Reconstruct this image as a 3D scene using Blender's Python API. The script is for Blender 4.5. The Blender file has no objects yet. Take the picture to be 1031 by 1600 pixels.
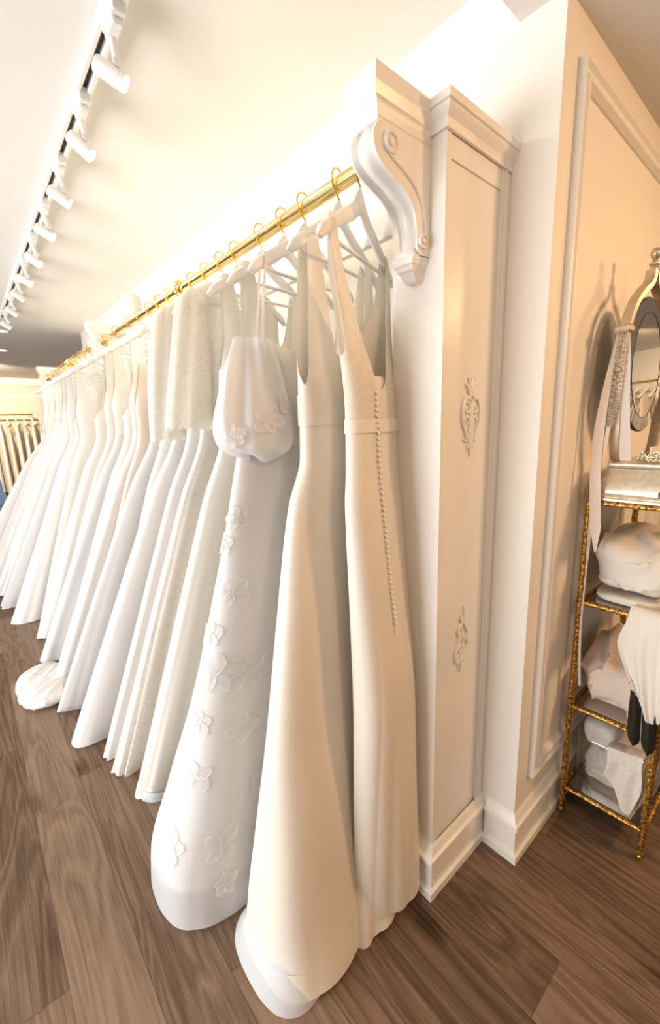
import bpy, math, random
from math import sin, cos, pi, radians, sqrt, exp
from mathutils import Vector, Matrix
random.seed(7)
SC = bpy.context.scene
COL = SC.collection

# ------------------------------------------------------------------ helpers
def lerp(a, b, t): return a + (b - a) * t
def clamp(x, a=0., b=1.): return max(a, min(b, x))
def smooth(x): x = clamp(x); return x * x * (3 - 2 * x)
def interp(x, pts):
    """pts sorted by x ascending, smooth monotone-ish (cubic hermite) interpolation of tuples/floats"""
    n = len(pts)
    if x <= pts[0][0]: return pts[0][1]
    if x >= pts[-1][0]: return pts[-1][1]
    for i in range(n - 1):
        if pts[i][0] <= x <= pts[i + 1][0]:
            x0, y0 = pts[i]; x1, y1 = pts[i + 1]; h = x1 - x0; t = (x - x0) / h
            def sl(j):
                if j <= 0 or j >= n - 1:
                    k = 0 if j <= 0 else n - 2
                    return (pts[k + 1][1] - pts[k][1]) / (pts[k + 1][0] - pts[k][0])
                d0 = (pts[j][1] - pts[j - 1][1]) / (pts[j][0] - pts[j - 1][0]); d1 = (pts[j + 1][1] - pts[j][1]) / (pts[j + 1][0] - pts[j][0])
                return 0 if d0 * d1 <= 0 else 2 * d0 * d1 / (d0 + d1)
            m0, m1 = sl(i), sl(i + 1)
            return ((2*t**3 - 3*t*t + 1) * y0 + (t**3 - 2*t*t + t) * h * m0 + (-2*t**3 + 3*t*t) * y1 + (t**3 - t*t) * h * m1)
    return pts[-1][1]

class MB:
    def __init__(s): s.v = []; s.f = []
    def add(s, vs, fs):
        b = len(s.v); s.v += [tuple(p) for p in vs]; s.f += [tuple(b + i for i in f) for f in fs]; return s
    def box(s, x0, x1, y0, y1, z0, z1):
        v = [(x, y, z) for z in (z0, z1) for y in (y0, y1) for x in (x0, x1)]
        return s.add(v, [(0, 2, 3, 1), (4, 5, 7, 6), (0, 1, 5, 4), (2, 6, 7, 3), (0, 4, 6, 2), (1, 3, 7, 5)])
    def bbox(s, x0, x1, y0, y1, z0, z1, r=.004):
        """box with chamfered edges"""
        r = min(r, (x1-x0)*.45, (y1-y0)*.45, (z1-z0)*.45)
        rings = []
        for z, i in ((z0, r), (z0 + r, 0), (z1 - r, 0), (z1, r)):
            rings.append([(x0+i+r, y0+i, z), (x1-i-r, y0+i, z), (x1-i, y0+i+r, z), (x1-i, y1-i-r, z), (x1-i-r, y1-i, z), (x0+i+r, y1-i, z), (x0+i, y1-i-r, z), (x0+i, y0+i+r, z)])
        return s.loft(rings)
    def loft(s, rings, closed=True, caps=True):
        n = len(rings[0]); vs = [p for r in rings for p in r]; fs = []
        m = n if closed else n - 1
        for i in range(len(rings) - 1):
            for j in range(m):
                k = (j + 1) % n
                fs.append((i*n + j, i*n + k, (i+1)*n + k, (i+1)*n + j))
        if caps and closed:
            fs.append(tuple(reversed(range(n)))); fs.append(tuple((len(rings)-1)*n + j for j in range(n)))
        return s.add(vs, fs)
    def tube(s, path, r, n=10, closed=False, flat=1., up=None, caps=True):
        """sweep circle; r float or list; flat scales along 'up' axis"""
        P = [Vector(p) for p in path]; N = len(P); rings = []
        T = []
        for i in range(N):
            a = P[(i-1) % N] if closed else P[max(i-1, 0)]; b = P[(i+1) % N] if closed else P[min(i+1, N-1)]
            t = (b - a); t = t.normalized() if t.length > 1e-9 else Vector((0, 0, 1)); T.append(t)
        if up is None:
            ref = Vector((0, 0, 1)) if abs(T[0].z) < .9 else Vector((1, 0, 0))
            nrm = (ref - T[0] * ref.dot(T[0])).normalized()
        for i in range(N):
            if up is not None:
                u = Vector(up); nrm = u - T[i] * u.dot(T[i])
                nrm = nrm.normalized() if nrm.length > 1e-6 else Vector((1, 0, 0))
            else:
                nrm = nrm - T[i] * nrm.dot(T[i]); nrm.normalize()
            bi = T[i].cross(nrm); rr = r[i] if isinstance(r, (list, tuple)) else r
            rings.append([tuple(P[i] + nrm * (rr * flat * cos(2*pi*k/n)) + bi * (rr * sin(2*pi*k/n))) for k in range(n)])
        if closed: rings.append(rings[0]); caps = False
        return s.loft(rings, True, caps)
    def lathe(s, prof, c=(0, 0, 0), n=24, M=None, caps=True):
        rings = []
        for r, z in prof:
            ring = [Vector((r * cos(2*pi*k/n), r * sin(2*pi*k/n), z)) for k in range(n)]
            if M is not None: ring = [M @ p for p in ring]
            rings.append([tuple(p + Vector(c)) for p in ring])
        return s.loft(rings, True, caps)
    def prism(s, poly, fn0, fn1):
        """poly 2D pts; fn map 2D->3D for both ends"""
        return s.loft([[fn0(p) for p in poly], [fn1(p) for p in poly]])
    def ball(s, c, r, n=10, m=6, sc=(1, 1, 1)):
        rings = []
        for i in range(m + 1):
            a = pi * (i + .02) / (m + .04); rings.append([(c[0] + sc[0]*r*sin(a)*cos(2*pi*k/n), c[1] + sc[1]*r*sin(a)*sin(2*pi*k/n), c[2] - sc[2]*r*cos(a)) for k in range(n)])
        return s.loft(rings)
    def grid(s, rows, closed=False):
        n = len(rows[0]); vs = [p for r in rows for p in r]; fs = []
        for i in range(len(rows) - 1):
            for j in range(n if closed else n - 1):
                k = (j + 1) % n; fs.append((i*n + j, i*n + k, (i+1)*n + k, (i+1)*n + j))
        return s.add(vs, fs)

def wloc(o):
    l = Vector(o.location)
    while o.parent is not None: o = o.parent; l += Vector(o.location)
    return l
def obj(name, mb, mat, parent=None, label=None, sm=True, solid=0., local=False, angle=40):
    me = bpy.data.meshes.new(name)
    off = Vector((0, 0, 0)) if (parent is None or local) else wloc(parent)
    me.from_pydata([tuple(Vector(p) - off) for p in mb.v], [], mb.f)
    me.update(); me.validate()
    if sm:
        me.shade_smooth() if hasattr(me, 'shade_smooth') else None
        for p in me.polygons: p.use_smooth = True
        try: me.set_sharp_from_angle(angle=radians(angle))
        except Exception: pass
    if mat: me.materials.append(mat)
    o = bpy.data.objects.new(name, me); COL.objects.link(o)
    if parent is not None: o.parent = parent
    if label: o['label'] = label
    if solid:
        m = o.modifiers.new('t', 'SOLIDIFY'); m.thickness = solid; m.offset = 0
    return o
def tag(o, label, cat, group=None):
    o['label'] = label; o['category'] = cat
    if group: o['group'] = group
    return o
def thing(name, label, cat, loc=(0, 0, 0), group=None):
    o = bpy.data.objects.new(name, None); COL.objects.link(o); o.location = loc; o.empty_display_size = .05
    return tag(o, label, cat, group)
def struct(name, mb, mat, sm=False, parent=None):
    o = obj(name, mb, mat, parent, sm=sm)
    if parent is None: o['kind'] = 'structure'
    return o
def solo(name, mb, mat, label, cat, group=None, sm=True, solid=0., origin=None):
    o = obj(name, mb, mat, None, sm=sm, solid=solid)
    if origin is None:
        xs = [p[0] for p in mb.v]; ys = [p[1] for p in mb.v]; zs = [p[2] for p in mb.v]
        origin = ((min(xs)+max(xs))/2, (min(ys)+max(ys))/2, min(zs))
    o.data.transform(Matrix.Translation(-Vector(origin))); o.location = origin
    return tag(o, label, cat, group)

# ------------------------------------------------------------------ materials
class NT:
    def __init__(s, name):
        s.m = bpy.data.materials.new(name); s.m.use_nodes = True; s.t = s.m.node_tree; s.n = s.t.nodes; s.l = s.t.links
        s.b = s.n['Principled BSDF']; s.out = s.n['Material Output']
    def node(s, t, **k):
        o = s.n.new(t)
        for a, v in k.items():
            if a.startswith('i_'):
                key = a[2:]; key = int(key) if key.isdigit() else key.replace('_', ' ')
                o.inputs[key].default_value = v
            else: setattr(o, a, v)
        return o
    def link(s, a, b): s.l.new(a, b)
    def set(s, **k):
        for a, v in k.items(): s.b.inputs[a.replace('_', ' ')].default_value = v
        return s
    def coord(s, scale=(1, 1, 1), kind='Object'):
        tc = s.node('ShaderNodeTexCoord'); mp = s.node('ShaderNodeMapping'); mp.inputs['Scale'].default_value = scale
        s.link(tc.outputs[kind], mp.inputs['Vector']); return mp.outputs['Vector']
    def pos(s, scale=(1, 1, 1)):
        g = s.node('ShaderNodeNewGeometry'); mp = s.node('ShaderNodeMapping'); mp.inputs['Scale'].default_value = scale
        s.link(g.outputs['Position'], mp.inputs['Vector']); return mp.outputs['Vector']
    def noise(s, vec, scale=5., detail=3., rough=.5, dist=0.):
        n = s.node('ShaderNodeTexNoise'); n.inputs['Scale'].default_value = scale; n.inputs['Detail'].default_value = detail
        n.inputs['Roughness'].default_value = rough; n.inputs['Distortion'].default_value = dist
        s.link(vec, n.inputs['Vector']); return n.outputs['Fac']
    def math(s, op, a, b=None, c=None):
        n = s.node('ShaderNodeMath', operation=op)
        for i, v in enumerate((a, b, c)):
            if v is None: continue
            if isinstance(v, (int, float)): n.inputs[i].default_value = v
            else: s.link(v, n.inputs[i])
        return n.outputs[0]
    def ramp(s, fac, stops):
        n = s.node('ShaderNodeValToRGB'); e = n.color_ramp.elements
        while len(e) < len(stops): e.new(.5)
        for i, (p, c) in enumerate(stops): e[i].position = p; e[i].color = (*c, 1) if len(c) == 3 else c
        s.link(fac, n.inputs[0]); return n.outputs[0]
    def mixc(s, fac, a, b, mode='MIX'):
        n = s.node('ShaderNodeMix', data_type='RGBA', blend_type=mode)
        for i, v in ((0, fac), (6, a), (7, b)):
            if isinstance(v, (int, float)): n.inputs[i].default_value = v
            elif isinstance(v, tuple): n.inputs[i].default_value = (*v, 1) if len(v) == 3 else v
            else: s.link(v, n.inputs[i])
        return n.outputs[2]
    def bump(s, h, strength=.2, dist=.002):
        n = s.node('ShaderNodeBump'); n.inputs['Strength'].default_value = strength; n.inputs['Distance'].default_value = dist
        s.link(h, n.inputs['Height']); s.link(n.outputs[0], s.b.inputs['Normal']); return n
def simple(name, col, rough=.5, metal=0., bump=None, **k):
    m = NT(name); m.set(Base_Color=(*col, 1), Roughness=rough, Metallic=metal)
    if bump:
        sc, st, d = bump; m.bump(m.noise(m.pos(), sc, 4.), st, d)
    for a, v in k.items(): m.b.inputs[a.replace('_', ' ')].default_value = v
    return m.m
def paint(name, col, rough):
    m = NT(name); v = m.pos()
    n = m.noise(v, 1.3, 3.); c = m.ramp(n, [(.3, tuple(x * .975 for x in col)), (.7, col)])
    m.link(c, m.b.inputs['Base Color']); m.set(Roughness=rough)
    m.bump(m.noise(v, 160., 2.), .06, .001); return m.m
def fabric(name, col, rough=.6, sheen=.25, transl=.22, alpha=1., fine=420., wr=.25, spec=.3, lace=0., lacescale=38.):
    m = NT(name); v = m.pos()
    base = m.ramp(m.noise(v, 3., 2.), [(.3, tuple(x * .97 for x in col)), (.7, col)])
    m.set(Roughness=rough, Sheen_Weight=sheen, Sheen_Roughness=.4); m.b.inputs['Specular IOR Level'].default_value = spec
    wr_n = m.noise(m.pos((1, 1, .22)), 16., 4., .55, .6)
    h = m.math('ADD', m.math('MULTIPLY', wr_n, wr), m.math('MULTIPLY', m.noise(v, fine, 2.), .12))
    fac = None
    if lace > 0:
        # floral lace: distorted cells with corded outlines over a fine net
        dn = m.node('ShaderNodeTexNoise'); dn.inputs['Scale'].default_value = lacescale * .35; dn.inputs['Detail'].default_value = 2.; m.link(v, dn.inputs['Vector'])
        dv = m.node('ShaderNodeVectorMath', operation='MULTIPLY_ADD'); dv.inputs[1].default_value = (.05,)*3
        m.link(dn.outputs['Color'], dv.inputs[0]); m.link(v, dv.inputs[2])
        vo = m.node('ShaderNodeTexVoronoi', feature='DISTANCE_TO_EDGE'); vo.inputs['Scale'].default_value = lacescale; m.link(dv.outputs[0], vo.inputs['Vector'])
        cord = m.math('LESS_THAN', vo.outputs['Distance'], .14)
        vf = m.node('ShaderNodeTexVoronoi', feature='F1'); vf.inputs['Scale'].default_value = lacescale * .55; m.link(dv.outputs[0], vf.inputs['Vector'])
        petal = m.math('LESS_THAN', vf.outputs['Distance'], .36)
        fac = m.math('MAXIMUM', cord, petal)
        h = m.math('ADD', h, m.math('MULTIPLY', fac, .42))
        base = m.mixc(fac, tuple(x * .975 for x in col), base)
    m.bump(h, .55, .004)
    m.link(base, m.b.inputs['Base Color'])
    tr = m.node('ShaderNodeBsdfTranslucent'); m.link(base, tr.inputs['Color'])
    mx = m.node('ShaderNodeMixShader'); mx.inputs[0].default_value = transl
    m.link(m.b.outputs[0], mx.inputs[1]); m.link(tr.outputs[0], mx.inputs[2]); last = mx.outputs[0]
    if alpha < 1. or lace > 0:
        tp = m.node('ShaderNodeBsdfTransparent'); mx2 = m.node('ShaderNodeMixShader')
        if fac is not None: m.link(m.math('ADD', m.math('MULTIPLY', fac, lace), alpha - lace), mx2.inputs[0])
        else: mx2.inputs[0].default_value = alpha
        m.link(tp.outputs[0], mx2.inputs[1]); m.link(last, mx2.inputs[2]); last = mx2.outputs[0]
    m.link(last, m.out.inputs['Surface']); return m.m
def emit(name, col, st):
    m = NT(name); m.set(Base_Color=(*col, 1)); m.b.inputs['Emission Color'].default_value = (*col, 1); m.b.inputs['Emission Strength'].default_value = st; return m.m
def floor_mat():
    m = NT('wood_plank_floor'); g = m.node('ShaderNodeNewGeometry'); sx = m.node('ShaderNodeSeparateXYZ'); m.link(g.outputs['Position'], sx.inputs[0])
    W, L = .1765, 1.22
    px = m.math('DIVIDE', m.math('ADD', sx.outputs[0], .004), W); ix = m.math('FLOOR', px); fx = m.math('FRACT', px)
    cx = m.node('ShaderNodeCombineXYZ'); m.link(ix, cx.inputs[0])
    wn = m.node('ShaderNodeTexWhiteNoise', noise_dimensions='3D'); m.link(cx.outputs[0], wn.inputs['Vector'])
    py = m.math('ADD', m.math('DIVIDE', sx.outputs[1], L), m.math('MULTIPLY', wn.outputs['Value'], 7.3)); iy = m.math('FLOOR', py); fy = m.math('FRACT', py)
    c2 = m.node('ShaderNodeCombineXYZ'); m.link(ix, c2.inputs[0]); m.link(iy, c2.inputs[1])
    w2 = m.node('ShaderNodeTexWhiteNoise', noise_dimensions='3D'); m.link(c2.outputs[0], w2.inputs['Vector'])
    # plank-local coordinates, different patch of wood for every plank
    of = m.node('ShaderNodeVectorMath', operation='MULTIPLY_ADD'); of.inputs[1].default_value = (9.1, 17.3, 5.); m.link(w2.outputs['Color'], of.inputs[0]); m.link(g.outputs['Position'], of.inputs[2])
    def st(s): 
        mp = m.node('ShaderNodeMapping'); mp.inputs['Scale'].default_value = s; m.link(of.outputs[0], mp.inputs['Vector']); return mp.outputs[0]
    ring = m.noise(st((6., .7, 1.)), 1.3, 2., .45, .9)
    wav = m.math('FRACT', m.math('MULTIPLY', ring, 9.)); wav = m.math('ABSOLUTE', m.math('SUBTRACT', wav, .5))   # cathedral lines
    fine = m.noise(st((60., 1.0, 1.)), 3., 5., .62)
    pore = m.noise(st((150., 5., 1.)), 2.5, 2., .5)
    big = m.noise(st((3., .8, 1.)), 1.2, 2.)
    kn = m.node('ShaderNodeTexVoronoi', feature='F1'); kn.inputs['Scale'].default_value = 1.; m.link(st((4.2, 2.1, 1.)), kn.inputs['Vector'])
    knot = m.math('SUBTRACT', 1., m.math('MINIMUM', m.math('MULTIPLY', kn.outputs['Distance'], 5.), 1.))
    t = m.math('ADD', m.math('MULTIPLY', wav, .34), m.math('MULTIPLY', fine, .50))
    t = m.math('ADD', t, m.math('MULTIPLY', big, .35)); t = m.math('ADD', t, m.math('MULTIPLY', pore, .22))
    t = m.math('SUBTRACT', t, m.math('MULTIPLY', knot, .32))
    t = m.math('ADD', t, m.math('MULTIPLY', m.math('SUBTRACT', w2.outputs['Value'], .5), .26))
    col = m.ramp(t, [(.28, (.042, .023, .013)), (.50, (.122, .075, .047)), (.70, (.215, .142, .094)), (.95, (.31, .218, .153))])
    e = m.math('MINIMUM', m.math('MULTIPLY', m.math('MINIMUM', fx, m.math('SUBTRACT', 1., fx)), W), m.math('MULTIPLY', m.math('MINIMUM', fy, m.math('SUBTRACT', 1., fy)), L))
    seam = m.math('LESS_THAN', e, .0011)
    col = m.mixc(m.math('MULTIPLY', seam, .55), col, (.03, .02, .014))
    m.link(col, m.b.inputs['Base Color']); m.set(Roughness=.46); m.b.inputs['Specular IOR Level'].default_value = .22
    h = m.math('SUBTRACT', m.math('ADD', m.math('MULTIPLY', fine, .5), m.math('MULTIPLY', pore, .4)), m.math('MULTIPLY', seam, 1.5))
    m.bump(h, .25, .002); return m.m
def gold_leaf():
    m = NT('hammered_gold_leaf'); v = m.pos((1, 1, .8)); n = m.noise(v, 130., 3., .6)
    m.link(m.ramp(n, [(.36, (.16, .06, .012)), (.5, (.48, .25, .05)), (.62, (.85, .55, .16))]), m.b.inputs['Base Color'])
    m.set(Metallic=.9, Roughness=.34); m.bump(m.noise(v, 150., 3.), .8, .003); return m.m
def aged_silver(name, col):
    m = NT(name); v = m.pos(); n = m.noise(v, 60., 4.)
    m.link(m.ramp(n, [(.3, tuple(x * .8 for x in col)), (.6, col)]), m.b.inputs['Base Color']); m.set(Metallic=.75, Roughness=.36)
    m.bump(m.noise(v, 200., 2.), .1, .001); return m.m

WALLC = (.80, .765, .70)
M = dict(
    wall=paint('warm_white_wall_paint', (.84, .80, .735), .55), ceil=paint('ceiling_paint', (.86, .835, .79), .8), trim=paint('white_trim_enamel', (.86, .835, .79), .32),
    corbel=paint('white_corbel_enamel', (.86, .84, .80), .28), taupe=paint('taupe_wall_paint', (.64, .55, .44), .6),
    floor=floor_mat(), brass=simple('polished_brass', (1., .80, .40), .13, 1.), hook=simple('gold_wire', (.86, .56, .13), .22, 1.),
    leaf=gold_leaf(), champ=aged_silver('champagne_silver_leaf', (.74, .66, .52)), frame=aged_silver('antique_pewter_frame', (.62, .53, .40)),
    mirror=simple('mirror_glass', (.86, .84, .80), .015, 1.), darkedge=simple('dark_mirror_edge', (.02, .018, .015), .4),
    hanger=simple('white_hanger_lacquer', (.87, .85, .81), .3), black=simple('track_slot_dark', (.05, .045, .04), .5), lampw=simple('white_lamp_enamel', (.86, .85, .82), .4),
    lens=emit('lit_lens', (1., .93, .80), 18.), led=emit('led_strip', (1., .84, .58), 2.), dlens=emit('downlight_lens', (1., .95, .88), 6.),
    satin=fabric('ivory_satin', (.865, .80, .70), .42, .2, .12, spec=.45, wr=.14), crepe=fabric('ivory_crepe', (.87, .83, .755), .6, .3, .15, wr=.16), white=fabric('white_satin', (.87, .855, .83), .5, .25, .2, wr=.2),
    organza=fabric('white_organza', (.89, .885, .88), .45, .3, .3, alpha=.80, wr=.3), lining=fabric('white_lining', (.88, .86, .83), .6, .2, .25), petal=fabric('organza_flower', (.90, .895, .885), .5, .3, .3, alpha=.55, wr=.1),
    tulle=fabric('white_tulle', (.87, .865, .86), .6, .3, .35, alpha=.8, wr=.5), bluetulle=fabric('pale_tulle', (.84, .87, .90), .6, .3, .3, alpha=.75, wr=.7),
    lace=fabric('ivory_lace', (.88, .815, .71), .6, .3, .2, alpha=1., lace=.05, lacescale=70.), wlace=fabric('white_lace', (.90, .865, .79), .6, .3, .25, alpha=1., lace=.06, lacescale=75.), openlace=fabric('openwork_lace', (.88, .84, .78), .6, .3, .25, alpha=1., lace=.12, lacescale=85.),
    blush=fabric('blush_satin', (.86, .74, .65), .5, .2, .2), nude=fabric('nude_lining', (.74, .56, .43), .6, .2, .1), sheer=fabric('sheer_strap', (.88, .85, .80), .5, .3, .4, alpha=.7),
    ribbon=fabric('blush_ribbon', (.84, .73, .64), .38, .2, .1, wr=.05), wribbon=fabric('pale_ribbon', (.84, .80, .76), .38, .2, .1, wr=.05),
    gem=simple('rhinestone', (.9, .86, .8), .08, .85), pearl=simple('pearl_button', (.87, .80, .70), .25), blackst=simple('black_satin', (.012, .012, .006), .2, 0., bump=(60., .3, .002)), piping=simple('white_piping', (.75, .73, .66), .5),
    blue=fabric('blue_upholstery', (.30, .42, .58), .7, .3, 0.), legw=simple('dark_wood_leg', (.06, .04, .03), .4), canis=simple('cream_canister', (.80, .74, .65), .45),
)
def clear_plastic():
    m = NT('clear_plastic'); g = m.node('ShaderNodeBsdfGlossy'); g.inputs['Roughness'].default_value = .08
    t = m.node('ShaderNodeBsdfTransparent'); t.inputs['Color'].default_value = (.93, .93, .92, 1)
    lw = m.node('ShaderNodeLayerWeight'); lw.inputs['Blend'].default_value = .35
    f = m.math('ADD', m.math('MULTIPLY', lw.outputs['Facing'], .45), .05)
    mx = m.node('ShaderNodeMixShader'); m.link(f, mx.inputs[0]); m.link(t.outputs[0], mx.inputs[1]); m.link(g.outputs[0], mx.inputs[2]); m.link(mx.outputs[0], m.out.inputs['Surface']); return m.m
M['clear'] = clear_plastic()

# ------------------------------------------------------------------ camera (solved from the photo's vanishing points)
F, YAW, PITCH, ROLL, HC = 664.03, radians(40.3008), radians(11.5523), radians(1.8323), 1.5
fw = Vector((sin(YAW)*cos(PITCH), cos(YAW)*cos(PITCH), -sin(PITCH))); r0 = Vector((cos(YAW), -sin(YAW), 0)); d0 = fw.cross(r0)
rx = cos(ROLL)*r0 + sin(ROLL)*d0; dn = -sin(ROLL)*r0 + cos(ROLL)*d0
cam = bpy.data.cameras.new('camera'); co = bpy.data.objects.new('camera', cam); COL.objects.link(co)
cam.sensor_fit = 'HORIZONTAL'; cam.sensor_width = 36.; cam.lens = F / 1031. * 36.; cam.clip_start = .02
co.matrix_world = Matrix(((rx.x, -dn.x, -fw.x, 0), (rx.y, -dn.y, -fw.y, 0), (rx.z, -dn.z, -fw.z, HC), (0, 0, 0, 1)))
SC.camera = co

# ------------------------------------------------------------------ room shell
XB, YC, CZ, SZ, YS = 1.24, .54, 2.625, 2.485, .655        # back wall x, near wall y, ceiling, dropped ceiling, step
XE, XW, YF, YN = 7.0, -3.4, 11.0, -3.6
PX, PY0, PY1 = .945, .662, .823                              # pilaster front face, near and far side
struct('floor', MB().box(XW, XE + .1, YN, YF + .1, -.05, 0), M['floor'])
struct('ceiling', MB().box(XW, XE + .1, YS, YF + .1, CZ, CZ + .08), M['ceil'])
struct('ceiling_dropped', MB().box(XW, XE + .1, YN, YS, SZ, CZ + .08), M['ceil'])
struct('wall_back', MB().box(XB, XB + .1, YC + .1, 5.80, 0, CZ), M['wall'])
struct('wall_right', MB().box(XB, XE + .1, YC, YC + .1, 0, CZ), M['wall'])
struct('wall_far', MB().box(XW, XE + .1, YF, YF + .1, 0, CZ), M['taupe'])
struct('wall_side', MB().box(XE, XE + .1, YN, YC, 0, SZ), M['wall'])
struct('wall_front', MB().box(XW, XE + .1, YN - .1, YN, 0, CZ), M['wall'])
struct('wall_left_2', MB().box(XW - .1, XW, YN, .2, 0, CZ), M['wall'])
struct('wall_left', MB().box(XW - .1, XW, 5.4, YF + .1, 0, CZ), M['wall'])

def profile_run(mb, prof, path, inward):
    """sweep a (depth, z) profile along an xy path; inward[i] = offset direction at each path vertex (mitred)"""
    rings = [[(p[0] + d[0]*q[0], p[1] + d[1]*q[0], q[1]) for q in prof] for p, d in zip(path, inward)]
    mb.loft(rings, True, True); return mb
BASE = [(0, 0), (.024, 0), (.024, .028), (.014, .032), (.014, .125), (.022, .132), (.022, .146), (.014, .152), (.006, .170), (0, .178)]
# baseboards
def pil_base(y0, y1, xr=XB):
    m = MB(); profile_run(m, [(a, z) for a, z in BASE], [(xr, y0), (PX, y0), (PX, y1), (xr, y1)], [(0, -1), (-1.5, -1), (-1.5, 1), (0, 1)]); return m
struct('baseboard_right', profile_run(MB(), BASE, [(XB, PY0 - .024), (XB, YC), (XE, YC)], [(-1, 0), (-1, -1), (0, -1)]), M['trim'])
PILS = [(PY0, PY1), (3.215, 3.376), (5.625, 5.786)]
for i, (a, b) in enumerate(PILS[:1]): struct('baseboard_pilaster', pil_base(a, b), M['trim'])
for i in range(2):
    a, b = PILS[i][1] + .04, PILS[i+1][0] - .04
    struct('baseboard_back' + ('' if i == 0 else '_%d' % (i+1)), profile_run(MB(), BASE, [(XB, b), (XB, a)], [(-1, 0), (-1, 0)]), M['trim'])
struct('baseboard_far', profile_run(MB(), BASE, [(XE, YF), (XW, YF)], [(0, -1), (0, -1)]), M['trim'])
# far wall cornice, chair band and panel battens
m = MB(); profile_run(m, [(0, 2.5), (.03, 2.5), (.05, 2.53), (.10, 2.60), (.11, CZ), (0, CZ)], [(XE, YF), (XW, YF)], [(0, -1), (0, -1)])
struct('trim_1', m, M['trim'])
m = MB()
for x in (-.55, .62, 1.8, 3.0): m.box(x, x + .03, YF - .012, YF, .2, 2.3)
m.box(XW, XE, YF - .012, YF, 2.27, 2.30)
struct('trim_2', m, M['trim'])
# wall panel mouldings on the near wall
def panel_frame(x0, x1, z0, z1, y):
    m = MB(); w = .052; d = (0., .017, .020, .012, .012, .018, .018, .006, 0.); o = (0., 0., .006, .014, .024, .030, .040, .050, .052)
    path = [(x0, z0), (x1, z0), (x1, z1), (x0, z1)]; inn = [(1, 1), (-1, 1), (-1, -1), (1, -1)]
    rings = [[(p[0] + i[0]*oo, y - dd, p[1] + i[1]*oo) for oo, dd in zip(o, d)] for p, i in zip(path, inn)]
    rings.append(rings[0]); m.loft(rings, True, False); return m
struct('trim_3', panel_frame(1.326, 2.50, .272, 2.383, YC), M['trim'])
struct('trim_4', panel_frame(2.72, 3.9, .272, 2.383, YC), M['trim'])
# pilasters : shaft with stiles, crown
CROWN = [(0, 2.150), (.007, 2.150), (.007, 2.156), (.004, 2.159), (.008, 2.170), (.017, 2.182), (.020, 2.187), (.020, 2.192), (.025, 2.194), (.025, 2.212), (0, 2.212)]
for i, (a, b) in enumerate(PILS):
    m = MB().box(PX + .006, XB, a + .006, b - .006, 0, 2.21)
    # corner and edge stiles standing proud of the panel
    m.box(PX, PX + .020, a, b, .178, 2.21); m.box(XB - .045, XB, a, a + .012, .178, 2.21); m.box(XB - .030, XB - .022, a - .004, a + .012, .178, 2.21)
    m.box(PX + .02, XB - .045, a + .002, a + .012, 2.10, 2.21)
    struct('trim_%d' % (5 + i), m, M['trim'])
    m = MB(); profile_run(m, CROWN, [(XB, a), (PX, a), (PX, b), (XB, b)], [(0, -1), (-1, -1), (-1, 1), (0, 1)])
    struct('trim_%d' % (8 + i), m, M['trim'])
# header boards between the pilasters above the rails, shelf cap on top
HB = [(PILS[i][1], PILS[i+1][0]) for i in range(2)]
for i, (a, b) in enumerate(HB):
    m = MB().box(PX + .012, PX + .032, a + .001, b - .001, 1.992, 2.205)
    m.box(PX - .004, PX + .05, a + .001, b - .001, 2.185, 2.207)
    struct('trim_%d' % (11 + i), m, M['trim'])

# LED strips tucked behind the headers
for i, (a, b) in enumerate(HB[:2]):
    solo('led_strip', MB().bbox(1.00, 1.03, a + .03, b - .03, 2.165, 2.18), M['led'], ['warm light strip behind the header board of the first rail', 'warm light strip behind the header board of the second rail'][i], 'light strip', sm=False)

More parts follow.
